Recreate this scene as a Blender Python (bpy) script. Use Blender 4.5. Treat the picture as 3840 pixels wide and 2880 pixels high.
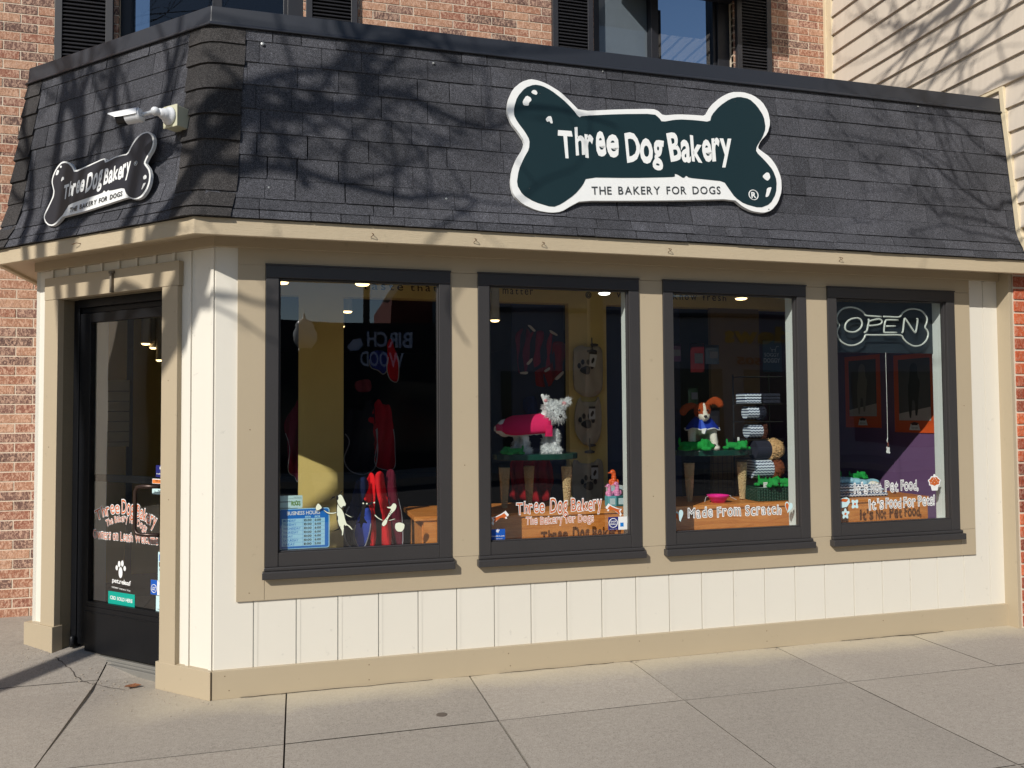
import bpy, bmesh, math, random
from mathutils import Vector, Matrix, noise
random.seed(7)
R = math.radians
for o in list(bpy.data.objects): bpy.data.objects.remove(o)
scene = bpy.context.scene
col = scene.collection
# ---------------------------------------------------------------- camera
cam_d = bpy.data.cameras.new('camera'); cam = bpy.data.objects.new('camera', cam_d); col.objects.link(cam)
yaw, pitch, roll = 0.262971, 0.036134, -0.0069455
fw = Vector((math.sin(yaw)*math.cos(pitch), math.cos(yaw)*math.cos(pitch), math.sin(pitch)))
rt = Vector((math.cos(yaw), -math.sin(yaw), 0)); up = rt.cross(fw)
r2 = rt*math.cos(roll)+up*math.sin(roll); u2 = up*math.cos(roll)-rt*math.sin(roll)
M = Matrix((r2, u2, -fw)).transposed().to_4x4(); M.translation = Vector((1.26369, -4.15176, 1.37415))
cam.matrix_world = M
cam_d.sensor_fit = 'HORIZONTAL'; cam_d.sensor_width = 36; cam_d.lens = 2996.64/3840*36
cam_d.clip_start = .05; cam_d.clip_end = 500
scene.camera = cam
scene.render.resolution_x = 1024; scene.render.resolution_y = 768
# ---------------------------------------------------------------- light
AZ, EL = R(44.5), R(34)
SUN = Vector((-math.sin(AZ)*math.cos(EL), -math.cos(AZ)*math.cos(EL), math.sin(EL)))
sd = bpy.data.lights.new('sun', 'SUN'); sd.energy = 4.3; sd.angle = R(.45); sd.color = (1, .95, .875)
so = bpy.data.objects.new('sun', sd); col.objects.link(so); so.rotation_euler = (-SUN).to_track_quat('-Z', 'Y').to_euler(); so.location = SUN*30
w = bpy.data.worlds.new("World"); scene.world = w; w.use_nodes = True
nt = w.node_tree; nt.nodes.clear()
sky = nt.nodes.new('ShaderNodeTexSky'); sky.sky_type = 'NISHITA'; sky.sun_disc = False; sky.sun_elevation = EL
sky.sun_rotation = R(180)+AZ; sky.air_density = 1.0; sky.dust_density = .35; sky.ozone_density = 1.6
bgn = nt.nodes.new('ShaderNodeBackground'); bgn.inputs[1].default_value = .085
out = nt.nodes.new('ShaderNodeOutputWorld'); nt.links.new(sky.outputs[0], bgn.inputs[0]); nt.links.new(bgn.outputs[0], out.inputs[0])
scene.view_settings.view_transform = 'Standard'; scene.view_settings.look = 'None'; scene.view_settings.exposure = 0; scene.view_settings.gamma = 1
scene.render.engine = 'CYCLES'
scene.cycles.max_bounces = 10; scene.cycles.transparent_max_bounces = 24
# ---------------------------------------------------------------- materials
def srgb(r, g, b):
    f = lambda c: (c/255/12.92 if c/255 <= .04045 else ((c/255+.055)/1.055)**2.4)
    return (f(r), f(g), f(b), 1)
class N:
    def __init__(s, name):
        s.m = bpy.data.materials.new(name); s.m.use_nodes = True; s.t = s.m.node_tree; s.n = s.t.nodes; s.b = s.n['Principled BSDF']
    def new(s, ty, **k):
        x = s.n.new(ty)
        for a, b in k.items(): setattr(x, a, b)
        return x
    def link(s, a, b): s.t.links.new(a, b)
    def geo(s): return s.new('ShaderNodeNewGeometry')
    def coord(s): return s.new('ShaderNodeTexCoord').outputs['Object']
    def noise(s, scale, detail=4, rough=.6, vec=None, dist=0):
        x = s.new('ShaderNodeTexNoise'); x.inputs['Scale'].default_value = scale; x.inputs['Detail'].default_value = detail; x.inputs['Roughness'].default_value = rough; x.inputs['Distortion'].default_value = dist
        s.link(vec if vec is not None else s.coord(), x.inputs['Vector']); return x.outputs['Fac']
    def ramp(s, fac, stops, interp='LINEAR'):
        x = s.new('ShaderNodeValToRGB'); x.color_ramp.interpolation = interp
        e = x.color_ramp.elements
        while len(e) < len(stops): e.new(.5)
        for i, (p, c) in enumerate(stops): e[i].position = p; e[i].color = c if len(c) == 4 else (*c, 1)
        s.link(fac, x.inputs[0]); return x.outputs[0]
    def mix(s, fac, a, b, mode='MIX'):
        x = s.new('ShaderNodeMix', data_type='RGBA', blend_type=mode)
        for i, v in ((0, fac), (6, a), (7, b)):
            if isinstance(v, (int, float)): x.inputs[i].default_value = v
            elif isinstance(v, tuple): x.inputs[i].default_value = v if len(v) == 4 else (*v, 1)
            else: s.link(v, x.inputs[i])
        return x.outputs[2]
    def bump(s, h, strength=.3, dist=.005):
        x = s.new('ShaderNodeBump'); x.inputs['Strength'].default_value = strength; x.inputs['Distance'].default_value = dist
        s.link(h, x.inputs['Height']); s.link(x.outputs[0], s.b.inputs['Normal'])
    def color(s, c):
        if isinstance(c, tuple): s.b.inputs['Base Color'].default_value = c if len(c) == 4 else (*c, 1)
        else: s.link(c, s.b.inputs['Base Color'])
    def set(s, rough=.6, spec=.4, metal=0):
        s.b.inputs['Roughness'].default_value = rough; s.b.inputs['Specular IOR Level'].default_value = spec; s.b.inputs['Metallic'].default_value = metal
MATS = {}
def simple(name, c, rough=.6, spec=.4, metal=0, var=.12, scale=9, bump=0, bscale=60):
    if name in MATS: return MATS[name]
    n = N(name); c = tuple(c[:3])
    f = n.noise(scale, 5)
    n.color(n.mix(f, tuple(x*(1-var) for x in c), tuple(min(1, x*(1+var)) for x in c)))
    n.set(rough, spec, metal)
    if bump: n.bump(n.noise(bscale, 6), bump, .004)
    MATS[name] = n.m; return n.m
def paint(name, c, dirt=.12, rough=.5, bump=.12, spots=True):
    n = N(name); c = tuple(c[:3])
    g = n.coord()
    big = n.noise(1.6, 5, .65, g); fine = n.noise(30, 6, .7, g)
    base = n.mix(big, tuple(x*(1-dirt) for x in c), c)
    spot = n.ramp(n.noise(23, 3, .5, g), [(.69, (0, 0, 0)), (.75, (1, 1, 1))])
    if spots: base = n.mix(n.mix(.22, (0, 0, 0), spot), base, tuple(x*.45 for x in c))
    n.color(base); n.set(rough, .4)
    mp = n.new('ShaderNodeMapping'); mp.inputs['Scale'].default_value = (4, 4, 60); n.link(g, mp.inputs[0])
    n.bump(n.mix(.5, fine, n.noise(6, 5, .6, mp.outputs[0])), bump, .004)
    MATS[name] = n.m; return n.m
TAN = paint('tan_paint', srgb(181, 166, 140), .10)
TANROUGH = paint('tan_rough_wood_paint', srgb(192, 176, 148), .16, .7, .9)
CREAM = paint('cream_paint', srgb(224, 219, 206), .06)
BLACKP = paint('black_window_paint', srgb(60, 58, 58), .2, .38, .2, False)
DARKMETAL = simple('dark_cap_metal', srgb(40, 43, 50), .42, .5, 0, .12, 2)
BLACKDOOR = simple('black_door_enamel', (.006, .0065, .008), .4, .25, 0, .3, 6, .15, 30)
WHITEIN = simple('white_inside_paint', srgb(222, 228, 226), .55, .3, 0, .04, 4)
def shingle(name, lo, mid, hi):
    n = N(name); g = n.geo(); rnd = g.outputs['Random Per Island']; pos = g.outputs['Position']
    base = n.ramp(rnd, [(0, lo), (.45, mid), (1, hi)])
    gr = n.noise(420, 2, .8, pos); gr2 = n.noise(90, 4, .8, pos)
    f = n.ramp(gr, [(.36, (.18, .18, .19)), (.5, (.85, .85, .85)), (.66, (3.5, 3.5, 3.6))])
    c = n.mix(1, base, f, 'MULTIPLY')
    c = n.mix(1, c, n.ramp(gr2, [(.3, (.65, .65, .65)), (.7, (1.4, 1.4, 1.4))]), 'MULTIPLY')
    c = n.mix(1, c, n.ramp(n.noise(2.2, 4, .6, pos), [(.3, (.8, .8, .8)), (.7, (1.2, 1.2, 1.22))]), 'MULTIPLY')
    n.color(c); n.set(.9, .25); n.bump(n.noise(300, 3, .8, pos), .7, .004); return n.m
SHING = shingle('asphalt_shingle', (.039, .040, .045), (.050, .051, .057), (.060, .061, .068))
SHINGB = shingle('hip_shingle_brown', (.024, .023, .023), (.032, .030, .029), (.042, .039, .037))
def brickmat(name, stops, mott):
    n = N(name); g = n.geo(); rnd = g.outputs['Random Per Island']; pos = g.outputs['Position']
    base = n.ramp(rnd, stops)
    mp = n.new('ShaderNodeMapping'); mp.inputs['Scale'].default_value = (1, 1, .55); n.link(pos, mp.inputs[0])
    v = n.noise(62, 3, .75, mp.outputs[0], 1.2)
    c = n.mix(n.ramp(v, [(.47, (0, 0, 0)), (.56, mott)]), base, srgb(216, 180, 156))
    c = n.mix(n.ramp(n.noise(75, 3, .6, mp.outputs[0], 1.5), [(.55, (0, 0, 0)), (.63, (.42, .42, .42))]), c, srgb(82, 44, 38))
    n.color(c); n.set(.9, .15); n.bump(v, .6, .006); return n.m
BRICK = brickmat('mottled_brick', [(0, srgb(100, 80, 74)), (.28, srgb(128, 96, 86)), (.38, srgb(144, 96, 80)), (.6, srgb(158, 110, 88)), (1, srgb(180, 140, 114))], (.62, .62, .62))
REDBRICK = brickmat('red_brick', [(0, srgb(120, 62, 50)), (.5, srgb(176, 84, 54)), (1, srgb(206, 104, 62))], (.3, .3, .3))
MORTAR = simple('mortar', srgb(214, 198, 178), .95, .1, 0, .1, 20, .3, 200)
def wood(name, c1, c2, sc=3.5):
    n = N(name); mp = n.new('ShaderNodeMapping'); mp.inputs['Scale'].default_value = (1.2, 8, 14); n.link(n.coord(), mp.inputs[0])
    v = n.noise(sc, 6, .65, mp.outputs[0], 1.2); n.color(n.ramp(v, [(.35, c1), (.62, c2)])); n.set(.4, .4); return n.m
WOOD = wood('varnished_pine', srgb(196, 116, 50), srgb(224, 148, 76))
def concrete():
    n = N('concrete_pavement'); p = n.geo().outputs['Position']
    a = n.noise(1.1, 5, .6, p); b = n.noise(170, 3, .75, p); c = n.noise(38, 5, .75, p)
    base = n.mix(a, srgb(152, 145, 137), srgb(173, 166, 156))
    sp = n.ramp(b, [(.33, (.62, .6, .58)), (.48, (1, 1, 1)), (.66, (1.06, 1.06, 1.04)), (.74, (1.5, 1.48, 1.4))])
    base = n.mix(1, base, n.ramp(n.geo().outputs['Random Per Island'], [(0, (.90, .90, .90)), (1, (1.07, 1.06, 1.05))]), 'MULTIPLY'); base = n.mix(1, base, sp, 'MULTIPLY'); base = n.mix(1, base, n.ramp(c, [(.28, (.84, .83, .82)), (.7, (1.1, 1.1, 1.1))]), 'MULTIPLY')
    # pale washed strip beside the wall base, a stain with its own ragged shape
    sx = n.new('ShaderNodeSeparateXYZ'); n.link(p, sx.inputs[0])
    ad = n.new('ShaderNodeMath', operation='MULTIPLY_ADD'); n.link(n.noise(2.3, 6, .7, p), ad.inputs[0]); ad.inputs[1].default_value = .34; n.link(sx.outputs['Y'], ad.inputs[2])
    m = n.ramp(ad.outputs[0], [(.0, (0, 0, 0)), (.14, (1, 1, 1))])
    mo = n.new('ShaderNodeMapRange'); mo.inputs[1].default_value = -.10; mo.inputs[2].default_value = .14; n.link(ad.outputs[0], mo.inputs[0])
    mx_ = n.new('ShaderNodeMapRange'); mx_.inputs[1].default_value = .35; mx_.inputs[2].default_value = 1.0; n.link(sx.outputs['X'], mx_.inputs[0])
    mm = n.new('ShaderNodeMath', operation='MULTIPLY'); n.link(mo.outputs[0], mm.inputs[0]); n.link(mx_.outputs[0], mm.inputs[1])
    base = n.mix(mm.outputs[0], base, n.mix(.6, base, srgb(206, 194, 166)))
    ls = n.noise(9, 3, .5, p, .3); sm = n.ramp(ls, [(.73, (0, 0, 0)), (.78, (.35, .35, .35))])
    base = n.mix(sm, base, srgb(96, 86, 78))
    n.color(base); n.set(.92, .2); n.bump(n.mix(.5, b, c), .55, .004); return n.m
CONC = concrete()
JOINT = simple('joint_dirt', srgb(58, 50, 44), .95, .1, 0, .3, 40)
ASPH = simple('asphalt', (.06, .06, .062), .9, .2, 0, .25, 60, .5, 300)
def glass(name, tint=(.9, .93, .91), ior=1.6, rough=0.0):
    m = bpy.data.materials.new(name); m.use_nodes = True; t = m.node_tree; t.nodes.clear()
    gg = t.nodes.new('ShaderNodeNewGeometry'); nz = t.nodes.new('ShaderNodeTexNoise'); nz.inputs['Scale'].default_value = 1.3; nz.inputs['Detail'].default_value = 1; bp = t.nodes.new('ShaderNodeBump'); bp.inputs['Strength'].default_value = .35; bp.inputs['Distance'].default_value = .01
    t.links.new(gg.outputs['Position'], nz.inputs['Vector']); t.links.new(nz.outputs['Fac'], bp.inputs['Height'])
    tr = t.nodes.new('ShaderNodeBsdfTransparent'); tr.inputs[0].default_value = (*tint, 1)
    gl = t.nodes.new('ShaderNodeBsdfGlossy'); gl.inputs['Roughness'].default_value = rough; gl.inputs[0].default_value = (.95, .97, 1, 1); t.links.new(bp.outputs[0], gl.inputs['Normal'])
    fr = t.nodes.new('ShaderNodeFresnel'); fr.inputs[0].default_value = ior
    mx = t.nodes.new('ShaderNodeMixShader'); o = t.nodes.new('ShaderNodeOutputMaterial')
    ge = t.nodes.new('ShaderNodeNewGeometry'); ml = t.nodes.new('ShaderNodeMath'); ml.operation = 'MULTIPLY'; iv = t.nodes.new('ShaderNodeMath'); iv.operation = 'SUBTRACT'; iv.inputs[0].default_value = 1
    t.links.new(ge.outputs['Backfacing'], iv.inputs[1]); t.links.new(iv.outputs[0], ml.inputs[0]); t.links.new(fr.outputs[0], ml.inputs[1])
    t.links.new(ml.outputs[0], mx.inputs[0]); t.links.new(tr.outputs[0], mx.inputs[1]); t.links.new(gl.outputs[0], mx.inputs[2]); t.links.new(mx.outputs[0], o.inputs[0])
    return m
GLASS = glass('window_glass', (.94, .955, .945), 2.0)
GLASSU = glass('upper_window_glass', (.75, .8, .85), 1.62)
PLASTIC = glass('clear_plastic', (.93, .93, .93), 1.35, .05)
def emis(name, c, s):
    n = N(name); n.color(c); n.b.inputs['Emission Color'].default_value = (*c[:3], 1); n.b.inputs['Emission Strength'].default_value = s; return n.m
LAMP = emis('warm_lamp_glow', (1, .68, .32), 5)
LAMPW = emis('cool_lamp_glow', (.95, .95, .85), 6)
def flat(name, c, rough=.55): return simple(name, c, rough, .35, 0, .05, 12)
WHITE = flat('white_vinyl', srgb(230, 231, 229)); ORANGE = flat('orange_vinyl', srgb(196, 96, 40)); BLACK = flat('black_ink', srgb(24, 24, 26))
SIGNGREEN = flat('sign_dark_green', srgb(24, 44, 48), .38); SIGNBLACK = flat('sign_black', srgb(36, 38, 46), .4)
BLUE = flat('sign_blue', srgb(0, 112, 200)); PALEBLUE = flat('pale_blue_card', srgb(168, 216, 238)); NAVYS = flat('navy_sticker', srgb(28, 34, 110))
GREY = flat('grey_print', srgb(60, 64, 66)); TEAL = flat('teal_sticker', srgb(0, 158, 140)); CREAMV = flat('cream_vinyl', srgb(226, 232, 208)); LBLUE=flat('light_blue_vinyl', srgb(196, 226, 228))
# ---------------------------------------------------------------- mesh helpers
def par(o, parent):
    if parent:
        o.parent = parent
        if parent.type == 'EMPTY': o.matrix_parent_inverse = Matrix.Translation(-Vector(parent.location))
class MB:
    def __init__(s): s.v = []; s.f = []; s.m = []
    def add(s, vs, fs, mi=0):
        k = len(s.v); s.v += [tuple(x) for x in vs]; s.f += [tuple(i+k for i in f) for f in fs]; s.m += [mi]*len(fs)
    def hexa(s, c, mi=0):
        s.add(c, [(0, 3, 2, 1), (4, 5, 6, 7), (0, 1, 5, 4), (1, 2, 6, 5), (2, 3, 7, 6), (3, 0, 4, 7)], mi)
    def box(s, fr, a0, a1, z0, z1, o0, o1, mi=0):
        s.hexa([fr(a0, z0, o0), fr(a1, z0, o0), fr(a1, z0, o1), fr(a0, z0, o1), fr(a0, z1, o0), fr(a1, z1, o0), fr(a1, z1, o1), fr(a0, z1, o1)], mi)
    def tube(s, pts, r, n=8, mi=0, closed=False):
        pts = [Vector(p) for p in pts]; rs = r if isinstance(r, (list, tuple)) else [r]*len(pts)
        k = len(s.v); ref = None; m = len(pts)
        for i, p in enumerate(pts):
            if closed: d = pts[(i+1) % m]-pts[i-1]
            else: d = pts[min(i+1, m-1)]-pts[max(i-1, 0)]
            if d.length < 1e-9: d = Vector((0, 0, 1))
            d.normalize()
            if ref is None: ref = d.orthogonal().normalized()
            ref = (ref-d*ref.dot(d))
            ref = ref.normalized() if ref.length > 1e-6 else d.orthogonal().normalized()
            b = d.cross(ref)
            for j in range(n):
                a = 2*math.pi*j/n; s.v.append(tuple(p+(ref*math.cos(a)+b*math.sin(a))*rs[i]))
        for i in range(m if closed else m-1):
            i2 = (i+1) % m
            for j in range(n):
                s.f.append((k+i*n+j, k+i*n+(j+1) % n, k+i2*n+(j+1) % n, k+i2*n+j)); s.m.append(mi)
        if not closed:
            s.f.append(tuple(k+j for j in range(n))[::-1]); s.m.append(mi); s.f.append(tuple(k+(m-1)*n+j for j in range(n))); s.m.append(mi)
    def poly(s, pts, depth, fr, o, mi=0):
        """closed outline [(a,z)] extruded from offset o by depth outward"""
        n = len(pts); s.add([fr(a, z, o) for a, z in pts]+[fr(a, z, o+depth) for a, z in pts],
            [tuple(range(n))[::-1], tuple(range(n, 2*n))]+[(i, (i+1) % n, n+(i+1) % n, n+i) for i in range(n)], mi)
    def ell(s, c, r, rot=None, mi=0, sub=2):
        bm = bmesh.new(); bmesh.ops.create_icosphere(bm, subdivisions=sub, radius=1)
        X = Matrix.Translation(Vector(c)) @ (rot.to_4x4() if rot is not None else Matrix.Identity(4)) @ Matrix.Diagonal((r[0], r[1], r[2], 1))
        bm.transform(X); bm.verts.ensure_lookup_table()
        s.add([v.co[:] for v in bm.verts], [tuple(v.index for v in f.verts) for f in bm.faces], mi); bm.free()
    def lathe(s, prof, c, n=24, mi=0, rot=None, sx=1, sy=1):
        k = len(s.v); c = Vector(c)
        for r, z in prof:
            for j in range(n):
                a = 2*math.pi*j/n; p = Vector((r*math.cos(a)*sx, r*math.sin(a)*sy, z))
                if rot is not None: p = rot @ p
                s.v.append(tuple(c+p))
        for i in range(len(prof)-1):
            for j in range(n): s.f.append((k+i*n+j, k+i*n+(j+1) % n, k+(i+1)*n+(j+1) % n, k+(i+1)*n+j)); s.m.append(mi)
        s.f.append(tuple(k+j for j in range(n))[::-1]); s.m.append(mi); s.f.append(tuple(k+(len(prof)-1)*n+j for j in range(n))); s.m.append(mi)
    def build(s, name, mats, parent=None, smooth=False, bevel=0, recalc=True):
        me = bpy.data.meshes.new(name); me.from_pydata(s.v, [], s.f)
        for m in (mats if isinstance(mats, (list, tuple)) else [mats]): me.materials.append(m)
        me.polygons.foreach_set('material_index', s.m)
        if recalc:
            bm = bmesh.new(); bm.from_mesh(me); bmesh.ops.recalc_face_normals(bm, faces=bm.faces); bm.to_mesh(me); bm.free()
        if smooth: me.polygons.foreach_set('use_smooth', [True]*len(me.polygons))
        me.update(); o = bpy.data.objects.new(name, me); col.objects.link(o)
        par(o, parent)
        if bevel:
            b = o.modifiers.new('bevel', 'BEVEL'); b.width = bevel; b.segments = 2; b.limit_method = 'ANGLE'; b.angle_limit = R(40)
        return o
def tag(o, label=None, cat=None, group=None, kind=None):
    if label: o['label'] = label
    if cat: o['category'] = cat
    if group: o['group'] = group
    if kind: o['kind'] = kind
    return o
def thing(name, label, cat, loc=(0, 0, 0), group=None):
    o = bpy.data.objects.new(name, None); col.objects.link(o); o.location = loc; o.empty_display_size = .1
    return tag(o, label, cat, group)
# frames: (a, z, o) with o = outward distance from the wall face
TH = R(43); P0 = Vector((.872, 0, 0)); DWv = Vector((-math.cos(TH), math.sin(TH), 0)); NDv = Vector((-math.sin(TH), -math.cos(TH), 0))
def FR(x, z, o): return Vector((x, -o, z))
def DR(s, z, o): return P0+DWv*s+NDv*o+Vector((0, 0, z))
def DN(a, z, o): return DR(-a, z, o)           # door wall, a runs to the right
SL = .089/.79; LL = math.hypot(.089, .79)
def MFR(x, t, o):                               # front mansard face: t = distance up the slope from z 2.5
    n = Vector((0, -.79/LL, .089/LL)); return Vector((x, -.134+t*.089/LL, 2.5+t*.79/LL))+n*o
def MLR(a, t, o):
    n = NDv*(.79/LL)+Vector((0, 0, .089/LL)); return P0-DWv*a+NDv*(.134-t*.089/LL)+Vector((0, 0, 2.5+t*.79/LL))+n*o
def XR(y, z, o): return Vector((5.664-o, -y, z))   # side wall of the neighbour; a = -y
_f = {}
def glyphs(body, bold=0.0, gap=None):
    """2-D mesh of a text string: verts, faces (unit font size)"""
    key = (body, bold)
    if key in _f: return _f[key]
    cu = bpy.data.curves.new('t', 'FONT'); cu.body = body; cu.size = 1; cu.offset = bold; cu.resolution_u = 3
    ob = bpy.data.objects.new('t', cu); col.objects.link(ob)
    dg = bpy.context.evaluated_depsgraph_get(); dg.update()
    me = bpy.data.meshes.new_from_object(ob.evaluated_get(dg)); r = ([(v.co.x, v.co.y) for v in me.vertices], [tuple(p.vertices) for p in me.polygons])
    bpy.data.objects.remove(ob); bpy.data.meshes.remove(me); _f[key] = r; return r
def textmb(mb, body, fn, o, bold=.0, wonk=0, seed=1, gap=.10, mi=0, space=.32, cw=1.0, word=None):
    """lay text; fn(u, v, o) maps u 0..1 along the line, v in cap heights, to 3-D"""
    rnd = random.Random(seed); x = 0; vs = []; fs = []; wi_ = 0
    for ch in body:
        if ch == ' ': x += space; wi_ += 1; continue
        V_, F_ = glyphs(ch, bold); V0, _ = glyphs(ch, 0)
        if not V0: continue
        x0 = min(v[0] for v in V0); x1 = max(v[0] for v in V0); wv = x1-x0
        xh = 1.2 if (wonk and ch in 'acegmnorswyuz') else 1.0; big = rnd.uniform(-1, 1); dy_ = rnd.uniform(-1, 1)*.06*wonk; an = rnd.uniform(-1, 1)*.13*wonk; sh = rnd.uniform(-1, 1)*.12*wonk; sx = 1+rnd.uniform(-.1, .15)*wonk
        cx = (x0+x1)/2; k = len(vs)
        for a, b in V_:
            a2 = (a-cx)*sx*(1+.12*wonk*math.sin(b*7+big*3)*1)+sh*b; b2 = (b if b > 0 else b*.75)*xh*(1+.08*big*wonk)
            a3 = a2*math.cos(an)-(b2-.35)*math.sin(an); b3 = a2*math.sin(an)+(b2-.35)*math.cos(an)+.35+dy_
            vs.append((x+wv*sx/2+a3, b3/.72))
        if word is None or word == wi_: fs += [tuple(i+k for i in f) for f in F_]
        x += wv*sx+gap
    x -= gap
    used = sorted({i for f in fs for i in f}); mp = {v: j for j, v in enumerate(used)}
    mb.add([fn(vs[i][0]/x, vs[i][1], o) for i in used], [tuple(mp[i] for i in f) for f in fs], mi)
def textwords(body, fn, o, mat, parent, bold=.0, wonk=0, seed=1, gap=.10, space=.32, name='word'):
    r = []
    for i in range(len(body.split(' '))): mb = MB(); textmb(mb, body, fn, o, bold, wonk, seed, gap, 0, space, 1, i); r.append(mb.build(name, mat, parent))
    return r
def quadfn(fr, p0, p1, h):
    """baseline p0->p1, cap height h (vertical in the wall)"""
    return lambda u, v, o: fr(p0[0]+(p1[0]-p0[0])*u, p0[1]+(p1[1]-p0[1])*u+v*h, o)
def arcfn(fr, p0, p1, h, rise, fan=.9):
    def f(u, v, o):
        x = p0[0]+(p1[0]-p0[0])*u; t = (u-.5)*2; w = abs(p1[0]-p0[0])/2; sl = -2*rise*t/w
        n = math.hypot(1, sl*fan); z = p0[1]+(p1[1]-p0[1])*u+rise*(1-t*t)
        return fr(x-sl*fan/n*v*h*1, z+v*h/n, o)
    return f
def smoothpoly(pts, it=1):
    for _ in range(it):
        q = []
        for i in range(len(pts)):
            a, b = pts[i], pts[(i+1) % len(pts)]
            q += [(a[0]*.8+b[0]*.2, a[1]*.8+b[1]*.2), (a[0]*.2+b[0]*.8, a[1]*.2+b[1]*.8)]
        pts = q
    return pts
def remesh(mb, name, mats, parent, vox=.004, assign=None, smooth=4, disp=0):
    ob = mb.build('tmp', mats[0]); 
    m = ob.modifiers.new('r', 'REMESH'); m.mode = 'VOXEL'; m.voxel_size = vox
    m2 = ob.modifiers.new('s', 'SMOOTH'); m2.factor = .5; m2.iterations = smooth
    dg = bpy.context.evaluated_depsgraph_get(); dg.update(); me = bpy.data.meshes.new_from_object(ob.evaluated_get(dg)); bpy.data.objects.remove(ob)
    me.materials.clear()
    for x in mats: me.materials.append(x)
    for p in me.polygons:
        p.use_smooth = True; p.material_index = assign(p.center) if assign else 0
    o = bpy.data.objects.new(name, me); col.objects.link(o)
    par(o, parent); return o
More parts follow.
